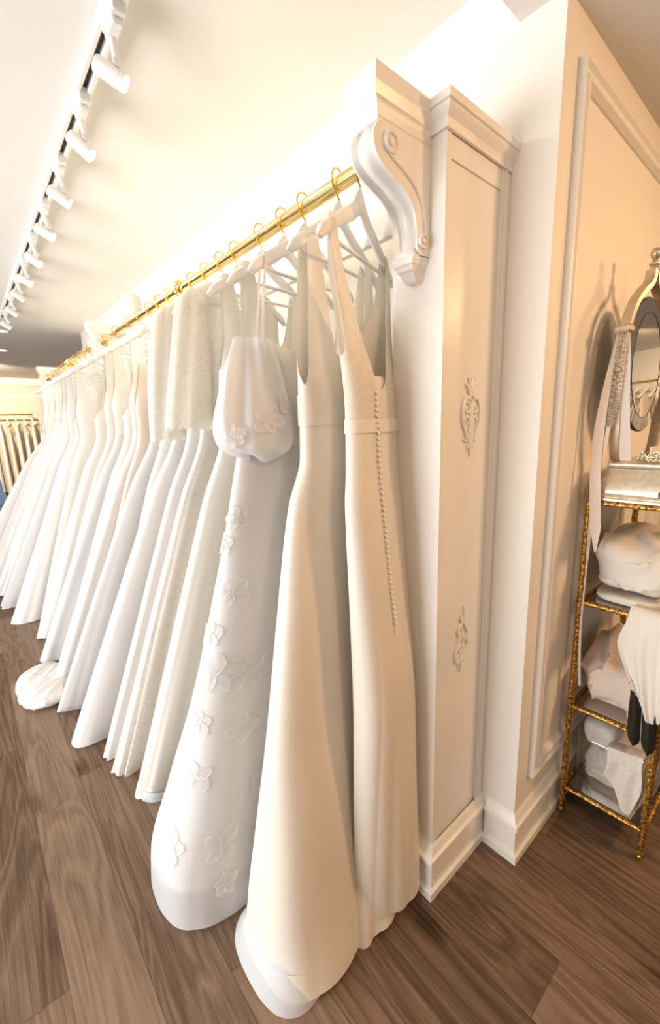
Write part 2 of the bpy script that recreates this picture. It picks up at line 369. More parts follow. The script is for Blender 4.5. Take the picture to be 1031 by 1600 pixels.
# ------------------------------------------------------------------ corbels
def make_corbel(yc, label):
    t = thing('corbel', label, 'corbel', (PX, yc, 1.84), 'white scroll corbels on the pilasters')
    hw = .036
    # stepped crown
    m = MB(); pr = [(0, 2.128), (.0, 2.128), (.004, 2.134), (.010, 2.146), (.012, 2.152), (.012, 2.158), (.016, 2.162), (.022, 2.176), (.024, 2.181), (.024, 2.214)]
    rings = []
    for d, z in pr:
        x0, y0, y1 = .768 - d, yc - hw + .004 - d * .75, yc + hw - .004 + d * .75
        rings.append([(PX, y0, z), (x0, y0, z), (x0, y1, z), (PX, y1, z)])
    m.loft(rings); obj('crown', m, M['corbel'], t, sm=False)
    # S-shaped body : side profile extruded, front face hollowed between two raised edges
    front = [(.778, 2.130), (.760, 2.118), (.751, 2.100), (.750, 2.082), (.757, 2.064), (.772, 2.050), (.793, 2.040), (.818, 2.031), (.845, 2.022), (.868, 2.009), (.884, 1.992), (.893, 1.972), (.898, 1.950), (.899, 1.930), (.899, 1.914), (.903, 1.903), (.910, 1.895)]
    P = []
    for i in range(len(front) - 1):
        for k in range(3): P.append((lerp(front[i][0], front[i+1][0], k/3), lerp(front[i][1], front[i+1][1], k/3)))
    P.append(front[-1])
    for _ in range(3): P = [P[0]] + [((P[i-1][0] + 2*P[i][0] + P[i+1][0])/4, (P[i-1][1] + 2*P[i][1] + P[i+1][1])/4) for i in range(1, len(P)-1)] + [P[-1]]
    N = []
    for i in range(len(P)):
        a = P[max(i-1, 0)]; b = P[min(i+1, len(P)-1)]; tx, tz = b[0]-a[0], b[1]-a[1]; l = sqrt(tx*tx+tz*tz); N.append((tz/l, -tx/l))
    cross = [(-1, 0.), (-.86, -.001), (-.74, .006), (-.62, .0115), (-.4, .006), (-.2, .001), (0, -.001), (.2, .001), (.4, .006), (.62, .0115), (.74, .006), (.86, -.001), (1, 0.)]
    rows = []
    for (x, z), (nx, nz) in zip(P, N):
        row = [(PX, yc - hw, max(z, 1.897))]
        row += [(x - nx * d, yc + c * hw, z - nz * d) for c, d in cross]
        row += [(PX, yc + hw, max(z, 1.897))]
        rows.append(row)
    m = MB(); m.grid(rows); obj('scroll_body', m, M['corbel'], t, angle=50)
    # raised ribbon and volutes on both cheeks
    for sgn in (-1, 1):
        ys = yc + sgn * hw
        rib = []; 
        for (x, z), (nx, nz) in list(zip(P, N))[10:]: rib.append((x - nx * .030 + .004, ys, z - nz * .030))
        rib = [(min(p[0], PX - .006), p[1], p[2]) for p in rib if 1.93 < p[2] < 2.075]
        obj('side_ribbon', MB().tube(rib, .0055, 8, flat=.9), M['corbel'], t)
        Mx = Matrix.Rotation(pi/2, 4, 'X')
        v = MB(); v.lathe([(0.001, .009), (.008, .009), (.010, .005), (.013, .004), (.0165, .009), (.0215, .009), (.0225, -.002), (.001, -.002)], (.802, ys, 2.092), 28, Matrix.Rotation(-sgn * pi/2, 4, 'X')); obj('upper_volute', v, M['corbel'], t)
        v = MB(); v.lathe([(0.001, .009), (.005, .009), (.007, .004), (.010, .004), (.012, .008), (.0145, .008), (.015, -.002), (.001, -.002)], (.916, ys, 1.925), 24, Matrix.Rotation(-sgn * pi/2, 4, 'X')); obj('lower_volute', v, M['corbel'], t)
    # rolled toe and stepped foot
    v = MB(); v.lathe([(.001, -.030), (.008, -.029), (.0125, -.024), (.0145, -.010), (.015, 0), (.0145, .010), (.0125, .024), (.008, .029), (.001, .030)], (.899, yc, 1.898), 20, Matrix.Rotation(pi/2, 4, 'X')); obj('rolled_toe', v, M['corbel'], t)
    m = MB(); rings = []
    for z, x0, w in [(1.842, .921, .016), (1.846, .916, .018), (1.862, .902, .021), (1.866, .896, .024), (1.874, .892, .027), (1.878, .888, .030), (1.886, .886, .032), (1.897, .889, .033)]:
        rings.append([(PX, yc - w, z), (x0, yc - w, z), (x0, yc + w, z), (PX, yc + w, z)])
    m.loft(rings); obj('stepped_foot', m, M['corbel'], t, sm=False)
    return t
for i, lb in enumerate(['white scroll corbel on the pilaster beside the first gown', 'white scroll corbel on the second pilaster between the two gold rails', 'white scroll corbel on the third pilaster at the end of the second rail']):
    make_corbel((PILS[i][0] + PILS[i][1]) / 2, lb)
# canister standing on the second pilaster
m = MB().lathe([(.05, 0), (.062, .004), (.066, .02), (.066, .19), (.060, .205), (.045, .21), (.001, .212)], (1.045, 3.295, 2.212), 28)
solo('canister', m, M['canis'], 'cream round canister on top of the second pilaster', 'canister')

# ------------------------------------------------------------------ wall appliques
def curve_pts(pts, n=8):
    P = [Vector(p) for p in pts]; out = []
    for i in range(len(P) - 1):
        a = P[max(i-1, 0)]; b = P[i]; c = P[i+1]; d = P[min(i+2, len(P)-1)]
        for k in range(n):
            t = k / n; out.append(.5 * ((2*b) + (c - a)*t + (2*a - 5*b + 4*c - d)*t*t + (3*b - a - 3*c + d)*t**3))
    out.append(P[-1]); return out
def scroll(mb, pts, r0, r1, xc, zc, y, mir=True, s=1.):
    for sg in ((1, -1) if mir else (1,)):
        p = curve_pts([(sg*a*s, b*s, 0) for a, b in pts], 8); n = len(p)
        path = [(xc + q.x, y - .002, zc + q.y) for q in p]
        rad = [lerp(r0, r1, (k/(n-1))) * (.55 + .45*sin(pi*clamp((k + .8)/(n+.6)))) * s for k in range(n)]
        mb.tube(path, rad, 8, flat=.8, up=(0, -1, 0))
def spiral(cx, cz, r, a0, turns, n=14):
    return [(cx + r*(1 - .75*k/n)*cos(a0 + turns*2*pi*k/n), cz + r*(1 - .75*k/n)*sin(a0 + turns*2*pi*k/n)) for k in range(n + 1)]
def applique(xc, zc, label, upper):
    y = PY0 + .006; t = thing('wall_applique', label, 'wall ornament', (xc, y, zc - .115), 'carved appliques on the first pilaster')
    if upper:
        a = MB()
        for dx in (-.012, 0, .012): scroll(a, [(dx*.3, .062), (dx*.8, .082), (dx*1.5, .100)], .007, .005, xc, zc, y, False)
        scroll(a, [(.004, .050), (.014, .064), (.022, .078), (.032, .082)], .009, .004, xc, zc, y); scroll(a, [(0, .05), (0, .075), (0, .09)], .008, .006, xc, zc, y, False)
        obj('palmette', a, M['trim'], t)
        b = MB(); scroll(b, [(.006, .045), (.028, .046), (.041, .025), (.042, -.005), (.036, -.028), (.024, -.048), (.020, -.070), (.036, -.066)], .009, .006, xc, zc, y)
        scroll(b, spiral(.021, .018, .016, pi/2, 1.15), .006, .004, xc, zc, y); scroll(b, spiral(.021, -.012, .012, -pi/2, -1.1), .005, .004, xc, zc, y); obj('scrollwork', b, M['trim'], t)
        c = MB(); scroll(c, [(0, .045), (.003, .01), (.004, -.03), (.009, -.055), (.005, -.085)], .007, .006, xc, zc, y); scroll(c, [(0, -.04), (0, -.08), (0, -.115)], .009, .005, xc, zc, y, False)
        scroll(c, [(.004, -.070), (.010, -.085), (.015, -.094)], .007, .004, xc, zc, y); obj('leaf_drop', c, M['trim'], t)
    else:
        a = MB()
        for p in ([(0, .06), (.006, .09), (.004, .112)], [(0, .06), (.018, .078), (.026, .086)], [(-.002, .055), (-.012, .075), (-.012, .088)]): scroll(a, p, .009, .004, xc, zc, y, False)
        obj('leaf_spray', a, M['trim'], t)
        b = MB(); scroll(b, [(.0, .058), (-.020, .048), (-.026, .030), (-.018, .022), (-.010, .030)], .008, .005, xc, zc, y, False)
        scroll(b, [(-.016, .028), (-.022, 0), (-.036, -.030), (-.034, -.062), (-.016, -.070)], .010, .006, xc, zc, y, False)
        scroll(b, [(.004, .060), (.014, .040), (.026, .024), (.024, .0), (.030, -.020), (.018, -.040), (-.004, -.058), (-.016, -.076), (-.020, -.092)], .008, .005, xc, zc, y, False)
        scroll(b, spiral(.018, .004, .013, pi/2, -1.1), .005, .004, xc, zc, y, False); scroll(b, spiral(-.010, -.028, .015, 0, 1.2), .006, .004, xc, zc, y, False)
        scroll(b, [(-.008, .05), (-.004, .02), (-.002, -.01), (-.008, -.03)], .007, .005, xc, zc, y, False); obj('scrollwork', b, M['trim'], t)
        c = MB(); scroll(c, [(.0, -.055), (.008, -.07), (.022, -.072)], .008, .005, xc, zc, y, False); scroll(c, [(-.004, -.06), (-.004, -.085), (-.008, -.105)], .008, .005, xc, zc, y, False); obj('leaf_drop', c, M['trim'], t)
applique(1.092, 1.515, 'carved white applique high on the first pilaster, crowned by a fan of leaves', True)
applique(1.086, .835, 'carved white applique low on the first pilaster with an uneven leafy scroll', False)

# ------------------------------------------------------------------ clothes rails
RX, RZ = .84, 2.105
def rail(y0, y1, x, z, ym, label, group, bracket_to):
    t = thing('clothes_rail', label, 'clothes rail', (x, (y0+y1)/2, z), group)
    m = MB().tube([(x, y0 + .004, z), (x, y1 - .004, z)], .0195, 24); obj('pole', m, M['brass'], t)
    for yy, s in ((y0, 1), (y1, -1)):
        Mx = Matrix.Rotation(-s * pi/2, 4, 'X')
        obj('end_flange', MB().lathe([(.001, .0), (.038, .0), (.040, .004), (.036, .009), (.027, .012), (.025, .034), (.021, .036), (.001, .036)], (x, yy, z), 24, Mx), M['brass'], t)
    # ring bracket at mid span
    R = []
    for k in range(24): a = 2*pi*k/24; R.append((x + .030*cos(a), ym, z + .030*sin(a)))
    b = MB().tube(R, .009, 10, closed=True, flat=1.4, up=(0, 1, 0)); b.tube([(x + .03, ym, z), (bracket_to - .008, ym, z)], .008, 12)
    b.lathe([(.001, 0), (.028, 0), (.030, .004), (.020, .010), (.001, .012)], (bracket_to, ym, z), 20, Matrix.Rotation(-pi/2, 4, 'Y')); obj('ring_bracket', b, M['brass'], t)
    return t
CB = [((a + b)/2 - .036, (a + b)/2 + .036) for a, b in PILS]
rail(CB[0][1], CB[1][0], RX, RZ, 1.95, 'long polished gold rail between the first and second corbels', 'gold gown rails', PX - .004)
rail(CB[1][1], CB[2][0], RX, RZ, 4.42, 'polished gold rail between the second and third corbels', 'gold gown rails', PX - .004)

# ------------------------------------------------------------------ hangers
def make_hanger():
    t = thing('hanger', '', 'hanger', (0, 0, 0))
    def zc(u): a = abs(u)/.215; return -.098 - .118 * a**1.25 + .024*exp(-(u/.028)**2)
    rings = []; N = 28
    for i in range(N + 1):
        u = lerp(-.218, .218, i/N); e = abs(u)/.218; end = sqrt(max(0., 1 - ((e - .94)/.06)**2)) if e > .94 else 1.
        hh = lerp(.021, .015, e) * max(end, .12) + .010*exp(-(u/.03)**2); hw = (lerp(.006, .010, smooth(e))) * max(end, .2); z = zc(u); yb = 0.
        rings.append([(u, yb + hw*cos(a)*(1 if abs(cos(a)) < .8 else .95), z + hh*(abs(sin(a))**.6)*(1 if sin(a) > 0 else -1)) for a in [2*pi*(k+.5)/12 for k in range(12)]])
    obj('arms', MB().loft(rings), M['hanger'], t)
    hk = []
    for k in range(15): a = radians(-60 + 245*k/14); hk.append((.0285*cos(a), 0, .0 + .0285*sin(a)))
    hk = list(reversed(hk)); hk = [(p[0], p[1], p[2]) for p in hk]
    hk = [(-p[0], p[1], p[2]) for p in hk]                       # opening to the wall side
    tail = [(-.016, 0, -.028), (-.004, 0, -.042), (0, 0, -.055), (0, 0, -.08)]
    pts = [(.0285*cos(a), 0, .0285*sin(a)) for a in [radians(10 + 230*k/15) for k in range(16)]]   # over the rail, down the aisle side
    obj('hook', MB().tube(pts + [(.002, 0, -.041), (.004, 0, -.055), (0, 0, -.066), (0, 0, -.085)], .0024, 8), M['hook'], t)
    obj('trouser_bar', MB().tube([(-.170, 0, -.187), (-.15, 0, -.200), (-.12, 0, -.203), (.12, 0, -.203), (.15, 0, -.200), (.170, 0, -.187)], .0048, 10), M['hanger'], t)
    return t
HPROTO = make_hanger(); HFIRST = [True]
def place_hanger(y, yaw, label, x=RX, z=RZ, group='white wooden hangers on the gold rails', rot=0.):
    if HFIRST[0]: t = HPROTO; HFIRST[0] = False
    else:
        t = HPROTO.copy(); COL.objects.link(t)
        for ch in HPROTO.children: c = ch.copy(); COL.objects.link(c); c.parent = t
    t.location = (x, y, z + .0075); t.rotation_euler = (0, 0, radians(yaw + rot)); tag(t, label, 'hanger', group)
    return t

# ------------------------------------------------------------------ gowns
class Gown:
    """secs: rows (z, cx, cy, a, bl, br, yaw) - a closed flattened section, thicker at the aisle end"""
    def __init__(s, secs, seed=0, amp=.2, kf=(5, 8, 13), kb=1., flare=1.3):
        secs = sorted(secs); s.ch = [[(r[0], r[k]) for r in secs] for k in range(1, 7)]
        rnd = random.Random(seed); s.w = [(k, rnd.uniform(0, 2*pi), rnd.uniform(.6, 1.)) for k in kf]; s.amp = amp; s.kb = kb; s.ft = 1.48; s.qp = 1.4; s.flare = flare
        s.top = [(0, 1.5), (360, 1.5)]; s.hemw = rnd.uniform(0, 6)
    def sec(s, z): return [interp(z, c) for c in s.ch]
    def fold(s, th, z):
        t = clamp((s.ft - z)/s.ft); A = s.amp * (t**s.flare) + .012
        f = 0.
        for k, p, w in s.w: f += w * (2*abs(sin((k*th + p + .5*sin(z*2.3 + p))/2))**.9 - 1.15) / len(s.w)
        return 1 + A * f
    def P(s, th, z, off=0.):
        cx, cy, a, bl, br, yaw = s.sec(z); f = s.fold(th, z); c = cos(th); w = sin(th)
        q = ((1 - c)/2)**s.qp; b = br + (bl - br)*q
        v = (1 if w > 0 else -1) * abs(w)**.8 * (b + off) * f * (s.kb if w > 0 else 1.)
        u = (a + off) * c * (1 + (f - 1)*.25)
        yy = radians(yaw); cs, sn = cos(yy), sin(yy)
        return Vector((cx + u*cs - v*sn, cy + u*sn + v*cs, z))
    def Nrm(s, th, z):
        a = s.P(th + .02, z) - s.P(th - .02, z); b = s.P(th, z + .01) - s.P(th, z - .01); n = a.cross(b); return n.normalized()
    def ztop(s, th): return interp(math.degrees(th) % 360, s.top)
    def mesh(s, z0, z1, nr, nc=112, off=0., th0=0., th1=2*pi, hem=.006):
        """z1 None -> neckline"""
        closed = abs(th1 - th0 - 2*pi) < 1e-6; rows = []
        ncol = nc if closed else nc + 1
        for i in range(nr + 1):
            row = []
            for j in range(ncol):
                th = th0 + (th1 - th0)*j/nc; zt = s.ztop(th) if z1 is None else z1
                zz = lerp(z0, zt, i/nr); p = s.P(th, zz, off)
                if i == 0 and hem: p.z += hem*sin(5*th + s.hemw)
                row.append(tuple(p))
            rows.append(row)
        m = MB(); m.grid(rows, closed); return m

def gown_yaw(y): return y     # yaw given directly: u axis = (cos yaw, sin yaw)
# neckline tables: angle 0 = wall-side end, 90 = away from viewer, 180 = aisle-side end, 270 = toward viewer
def top_v(sh=1.962, arm=1.66, vfront=1.55, vback=1.72, w=.5):
    # shoulder peaks where |cos|~.82
    return [(0, arm), (18, arm + .07), (30, sh), (43, sh), (60, lerp(vback, sh, .42)), (90, vback), (120, lerp(vback, sh, .42)), (137, sh), (150, sh), (162, arm + .07), (180, arm),
            (198, arm + .07), (210, sh), (223, sh), (240, lerp(vfront, sh, .42)), (270, vfront), (300, lerp(vfront, sh, .42)), (317, sh), (330, sh), (342, arm + .07), (360, arm)]
def top_flat(z=1.60, dip=.03, ends=1.58): return [(0, ends), (45, z), (90, z - dip), (135, z), (180, ends), (225, z), (270, z - dip), (315, z), (360, ends)]
def top_round(sh=1.962, arm=1.90, neck=1.86): return [(0, arm), (28, sh), (55, sh + .024), (90, neck), (125, sh + .024), (152, sh), (180, arm), (208, sh), (235, sh + .024), (270, neck), (305, sh + .024), (332, sh), (360, arm)]

def strap(mb, pts, w, up):
    """flat ribbon: pts centre line, w width, 'up' the width direction"""
    U = Vector(up).normalized(); rows = []
    for i, p in enumerate(pts):
        ww = w[i] if isinstance(w, (list, tuple)) else w
        rows.append([tuple(Vector(p) + U*ww*(k - .5)) for k in (0, .25, .5, .75, 1)])
    mb.grid(rows); return mb
def hang_loops(t, g, yaw, us, hx, hy, mat, w=.006, name='hanging_loop'):
    """thin ribbons from the bodice up and over the hanger arm"""
    c, s_ = cos(radians(yaw)), sin(radians(yaw))
    for u in us:
        th = math.acos(clamp(u/.20, -1, 1)); zt = g.ztop(2*pi - th)
        pf = g.P(2*pi - th, zt - .015); pb = g.P(th, g.ztop(th) - .015)
        a = abs(u)/.215; zh = RZ - .098 - .118*a**1.25 + .027
        top = Vector((hx + u*c, hy + u*s_, zh)); nv = Vector((s_, -c, 0))
        nf = (pf - top); pts = [pf, pf.lerp(top, .5) , top + nv*.013 - Vector((0, 0, .012)), top + nv*.007, top - nv*.007, top - nv*.013 - Vector((0, 0, .012)), pb.lerp(top, .5), pb]
        obj(name, strap(MB(), curve_pts(pts, 5), w, (c, s_, 0)), mat, t)

def base_secs(hx, hy, yaw, xt, hemy, blh, brh, xr=1.015, w=.185, flat=False):
    """generic hanging gown: shoulders at the rail, aisle-side edge sweeping out to xt at the hem, centre drifting to hemy"""
    rows = []; zw = 1.50
    for z, bl, br in ((2.0, .004, .004), (1.966, .010, .010), (1.945, .013, .013), (1.88, .016, .016), (1.78, .026, .024), (1.64, .040, .032), (1.50, .038, .032), (1.25, None, None), (1.0, None, None), (.7, None, None), (.4, None, None), (.15, None, None), (.005, None, None)):
        t = clamp((zw - z)/zw)
        if bl is None: bl = lerp(.042, blh, t**.9); br = lerp(.033, brh, t)
        t2 = clamp((1.80 - z)/1.80)**1.12
        xl = RX - w*cos(radians(yaw)) + (0 if z > 1.6 else .012) if z > 1.45 else lerp(RX - w + .010, xt, t**.92)
        r = xr + .01*t; cx = (xl + r)/2; a = (r - xl)/2/cos(radians(yaw*(1 - t)))
        rows.append((z, cx, lerp(hy, hemy, t2), a, bl*.92, br*.92, yaw*(1 - t)))
    return rows

GOWNS = []
def new_gown(name, label, hx, hy, group='bridal gowns on the gold rails'):
    t = thing(name, label, 'wedding gown', (hx, hy, 0), group); GOWNS.append(t); return t

#### 1  fit-and-flare gown with lace bodice and button row
yaw1 = 20
g = Gown([(1.97, .842, .838, .19, .004, .004, yaw1), (1.945, .842, .838, .19, .013, .013, yaw1), (1.88, .842, .838, .19, .018, .018, yaw1), (1.75, .852, .838, .165, .034, .03, yaw1), (1.55, .862, .828, .140, .052, .045, 18), (1.38, .852, .815, .138, .052, .042, 16), (1.3, .846, .808, .142, .056, .046, 15),
          (1.0, .842, .79, .135, .072, .06, 12), (.7, .835, .775, .128, .088, .08, 10), (.4, .828, .768, .128, .085, .085, 6), (.15, .828, .764, .132, .085, .09, 3), (.02, .826, .762, .132, .085, .092, 2)], 3, .24, (4, 6, 5), kb=.45, flare=1.25)
g.top = [(0, 1.70), (20, 1.78), (32, 1.958), (44, 1.958), (62, 1.81), (100, 1.73), (122, 1.80), (136, 1.958), (148, 1.958), (160, 1.76), (180, 1.66), (196, 1.70), (207, 1.958), (217, 1.958), (230, 1.74), (244, 1.625), (255, 1.585), (266, 1.60), (284, 1.68), (304, 1.80), (318, 1.958), (330, 1.958), (342, 1.76), (360, 1.70)]
t1 = new_gown('wedding_gown', 'ivory lace backed gown with a long row of buttons, beside the first pilaster', RX, .838)
obj('bodice', g.mesh(1.49, None, 34, 144, hem=0), M['lace'], t1, label='ivory lace bodice with open back')
obj('skirt', g.mesh(.035, 1.49, 64, 144), M['satin'], t1)
obj('waistband', g.mesh(1.478, 1.512, 3, 120, off=.004, hem=0), M['satin'], t1)
obj('bodice_lining', g.mesh(1.47, 1.62, 10, 96, off=-.006, hem=0), M['satin'], t1)
def bth(z):
    x = interp(z, [(.90, .830), (.973, .827), (1.27, .815), (1.50, .813), (1.58, .814)])
    return radians(min((d/4 for d in range(4*215, 4*300)), key=lambda d: abs(g.P(radians(d), z).x - x)))
for k in range(44):
    z = 1.575 - k*.0142; th = bth(z); p = g.P(th, z, .0035); n = g.Nrm(th, z); n = n if n.y < 0 else -n
    b = MB().ball(p + n*.002, .0046, 8, 5); obj('button', b, M['pearl'], t1)
plk = [g.P(bth(1.582 - k*.0142), 1.582 - k*.0142, .0012) for k in range(47)]
obj('button_placket', strap(MB(), plk, .012, (1, .1, 0)), M['satin'], t1)
u = Gown([(r[0],) + r[1:] for r in [(.4, .84, .80, .08, .05, .04, 0), (.2, .82, .79, .10, .08, .06, 0), (.1, .80, .785, .13, .10, .06, 0), (.006, .775, .775, .135, .118, .07, 0)]], 5, .12, (5, 8), kb=.3)
obj('underskirt', u.mesh(.006, .38, 16, 96), M['satin'], t1)

#### 2  plunging satin A-line
yaw2 = 14
g2s = [(1.97, .838, .915, .19, .004, .004, yaw2), (1.945, .838, .915, .19, .013, .013, yaw2), (1.88, .838, .915, .19, .018, .016, yaw2), (1.72, .838, .918, .188, .026, .024, yaw2), (1.55, .836, .92, .180, .045, .032, yaw2), (1.42, .832, .92, .178, .045, .032, yaw2), (1.3, .81, .92, .196, .05, .032, 12), (1.0, .785, .91, .229, .072, .040, 10), (.7, .763, .90, .258, .092, .045, 8),
       (.4, .737, .882, .284, .150, .05, 6), (.15, .718, .868, .302, .205, .055, 4), (.01, .712, .858, .302, .272, .06, 0)]
g2 = Gown(g2s, 11, .05, (3, 5, 4)); g2.qp = 1.7
g2.top = [(0, 1.62), (20, 1.75), (34, 1.960), (48, 1.960), (64, 1.76), (90, 1.48), (116, 1.76), (132, 1.960), (146, 1.960), (160, 1.74), (180, 1.62), (192, 1.60), (203, 1.64), (212, 1.78), (218, 1.960), (232, 1.960), (246, 1.74), (264, 1.50), (276, 1.50), (294, 1.74), (308, 1.960), (322, 1.960), (332, 1.74), (345, 1.63), (360, 1.62)]
t2 = new_gown('wedding_gown', 'plain ivory satin gown with a deep plunging neckline, second from the pilaster', RX, .915)
obj('bodice', g2.mesh(1.50, None, 34, 144, hem=0), M['satin'], t2)
obj('waistband', g2.mesh(1.50, 1.575, 5, 112, off=.003, hem=0), M['satin'], t2)
obj('skirt', g2.mesh(.010, 1.50, 64, 144), M['satin'], t2)
obj('hem_band', g2.mesh(.011, .085, 4, 144, off=.0025, hem=.006), M['satin'], t2)
u = Gown([(.6, .755, .895, .24, .08, .03, 8), (.3, .735, .878, .262, .105, .036, 6), (.15, .712, .868, .285, .19, .04, 4), (.06, .695, .860, .298, .225, .045, 2), (.004, .678, .856, .303, .270, .045, 0)], 21, .05, (3, 5, 4)); u.qp = 1.9
obj('underskirt', u.mesh(.004, .5, 24, 144, hem=.003), M['bluetulle'], t2, label='pale tulle underskirt showing below the hem')

#### 3  organza ball gown with puff sleeve and flower appliques
yaw3 = 8
g3s = [(1.93, .835, 1.06, .19, .014, .014, yaw3), (1.72, .818, 1.06, .21, .03, .03, yaw3), (1.55, .805, 1.065, .219, .045, .036, yaw3), (1.3, .775, 1.075, .247, .055, .04, 8), (1.0, .75, 1.10, .280, .10, .045, 4), (.7, .724, 1.135, .316, .145, .05, 0),
       (.4, .685, 1.175, .356, .235, .05, -3), (.15, .652, 1.21, .390, .29, .05, -3), (.01, .648, 1.225, .394, .32, .05, -3)]
g3 = Gown(g3s, 31, .06, (4, 6, 9), kb=.8); g3.top = top_flat(1.72, .02, 1.70)
t3 = new_gown('wedding_gown', 'white organza gown with flower appliques and hanging puff sleeve, third from the pilaster', RX, 1.06)
obj('bodice', g3.mesh(1.45, None, 18, 112, hem=0), M['wlace'], t3)
obj('skirt', g3.mesh(.010, 1.45, 60, 144), M['organza'], t3)
obj('lining', g3.mesh(.13, 1.45, 40, 112, off=-.012), M['lining'], t3)
hang_loops(t3, g3, yaw3, (-.165, .15), RX, 1.06, M['white'], .010)
# puff sleeve hanging at the aisle side of the bodice
def puff(cx, cy, z0, z1, rad, seed, lean=0.):
    rnd = random.Random(seed); ph = [rnd.uniform(0, 6) for _ in range(4)]; rows = []; n = 96; nr = 40
    for i in range(nr + 1):
        t = i/nr; r = interp(t, rad); z = lerp(z0, z1, t); row = []
        for k in range(n):
            a = 2*pi*k/n; fa = (1 - t)**.8*.22 + .05
            f = 1 + fa*(.5*sin(7*a + ph[0] + t) + .35*sin(11*a + ph[1] - 2*t) + .3*sin(5*a + ph[2])) * (1 if t < .85 else (1 - t)/.15*.8 + .2)
            row.append((cx + lean*t + r*f*cos(a), cy + r*.62*f*sin(a), z + .012*sin(2*a + ph[3])*t))
        rows.append(row)
    m = MB(); m.grid(rows, True); return m
sl = obj('puff_sleeve', puff(.612, 1.005, 1.722, 1.418, [(0, .052), (.06, .058), (.2, .075), (.5, .100), (.75, .116), (.88, .108), (.95, .080), (1., .028)], 4, -.006), M['organza'], t3, label='gathered organza puff sleeve hanging beside the bodice')
obj('sleeve_lining', puff(.612, 1.005, 1.71, 1.435, [(0, .035), (.2, .05), (.5, .07), (.75, .085), (.9, .07), (1., .02)], 4, -.006), M['lining'], sl)
def flower(parent, surf, R, seed, petals=5, tilt=0., name='flower_applique'):
    """five-petal organza flower lying on a surface; surf(du,dv)->(point, normal)"""
    rnd = random.Random(seed); m = MB(); a0 = rnd.uniform(0, 6)
    for k in range(petals):
        a = a0 + 2*pi*k/petals + rnd.uniform(-.2, .2); L = R*rnd.uniform(.8, 1.1); W = L*rnd.uniform(.55, .75)
        rows = []; nr, ncl = 8, 8
        for i in range(nr + 1):
            t = i/nr; row = []
            for j in range(ncl + 1):
                s_ = j/ncl*2 - 1; ww = W * .62 * sin(pi*clamp(t*.86 + .07))**.7 * (1 + .06*sin(9*t + 3*s_))
                pu = (t*L*1.0)*cos(a) - s_*ww*sin(a); pv = (t*L)*sin(a) + s_*ww*cos(a)
                p, n = surf(pu, pv); edge = max(abs(s_), t)**6
                row.append(tuple(p + n*(.0022 + .0016*edge + .0005*sin(4*s_ + a) + .0003*k)))
            rows.append(row)
        m.grid(rows)
        # corded outline
        out = [rows[i][0] for i in range(nr + 1)] + [rows[nr][j] for j in range(1, ncl + 1)] + [rows[i][ncl] for i in range(nr - 1, -1, -1)]
        m.tube(out, .0008, 5)
    return obj(name, m, M['petal'], parent)
def gown_surf(gw, th0, z0, off=0.):
    def f(du, dv):
        d = (gw.P(th0 + .02, z0) - gw.P(th0 - .02, z0)).length/.04
        th = th0 + du/max(d, .03); z = max(.012, z0 + dv); p = gw.P(th, z); n = gw.Nrm(th, z); c = Vector(gw.sec(z)[:2] + [z])
        if n.dot(p - c) < 0: n = -n
        return p, n
    return f
def find_th(gw, z, x, y):
    best = min(range(180, 360), key=lambda d: (gw.P(radians(d), z) - Vector((x, y, z))).length); return radians(best)
for i, (x, y, z, R) in enumerate([(.433, 1.05, .812, .075), (.53, 1.02, .80, .075), (.367, 1.08, .50, .06), (.300, 1.13, .275, .065), (.41, 1.02, .272, .075), (.40, 1.0, .14, .05), (.44, 1.08, 1.19, .045), (.50, 1.02, 1.05, .05), (.50, 1.03, .62, .06), (.335, 1.07, .66, .055), (.40, 1.07, .93, .05), (.56, 1.0, .42, .06), (.53, 1.02, 1.26, .04)]):
    flower(t3, gown_surf(g3, find_th(g3, z, x, y), z), R*.86, 40 + i, random.Random(i).choice((4, 5, 5)))
def puff_surf(a0, zt):
    def f(du, dv):
        t = clamp((1.722 - zt - dv)/.304); r = interp(t, [(0, .052), (.06, .058), (.2, .075), (.5, .100), (.75, .116), (.88, .108), (.95, .080), (1., .028)])*1.03
        a = a0 + du/.1; n = Vector((cos(a), sin(a), -.1)).normalized(); return Vector((.612 - .006*t + r*cos(a), 1.005 + r*.62*sin(a), 1.722 - .304*t)), n
    return f
for i, (a, z, R) in enumerate([(radians(265), 1.52, .04), (radians(215), 1.48, .035), (radians(300), 1.56, .03)]): flower(sl, puff_surf(a, z), R, 90 + i)

#### the rest of the first rail
def std(i, label, hy, yaw, xt, hemy, blh, brh, mat, top, bod=None, amp=.14, kf=(6, 9, 14), loops=None, loopmat='sheer', xr=1.015, res=1., waist=1.49, w=.185, hx=RX):
    s = base_secs(hx, hy, yaw, xt, hemy, blh, brh, xr, w); gw = Gown(s, 100 + i, amp*1.5, tuple(k + 3 for k in kf), flare=.95); gw.top = top
    t = new_gown('wedding_gown', label, hx, hy)
    nc = int(112*res); obj('bodice', gw.mesh(waist, None, int(26*res), nc, hem=0), M[bod or mat], t); obj('skirt', gw.mesh(.008, waist, int(46*res), nc), M[mat], t)
    if loops: hang_loops(t, gw, yaw, loops, hx, hy, M[loopmat], .007)
    return t, gw
GW = {}
GW[4] = std(4, 'slim ivory gown with thin straps, half hidden behind the puff sleeved gown', 1.165, 6, .46, 1.475, .045, .035, 'crepe', top_v(1.962, 1.66, 1.56, 1.6))
GW[5] = std(5, 'ivory crepe gown with stitched hem band, between flowered organza gown and lace hem', 1.29, 6, .335, 1.70, .115, .04, 'crepe', top_v(1.962, 1.68, 1.6, 1.66), amp=.13, kf=(4, 7, 9))
obj('hem_band', GW[5][1].mesh(.006, .075, 4, 112, off=.002), M['crepe'], GW[5][0])
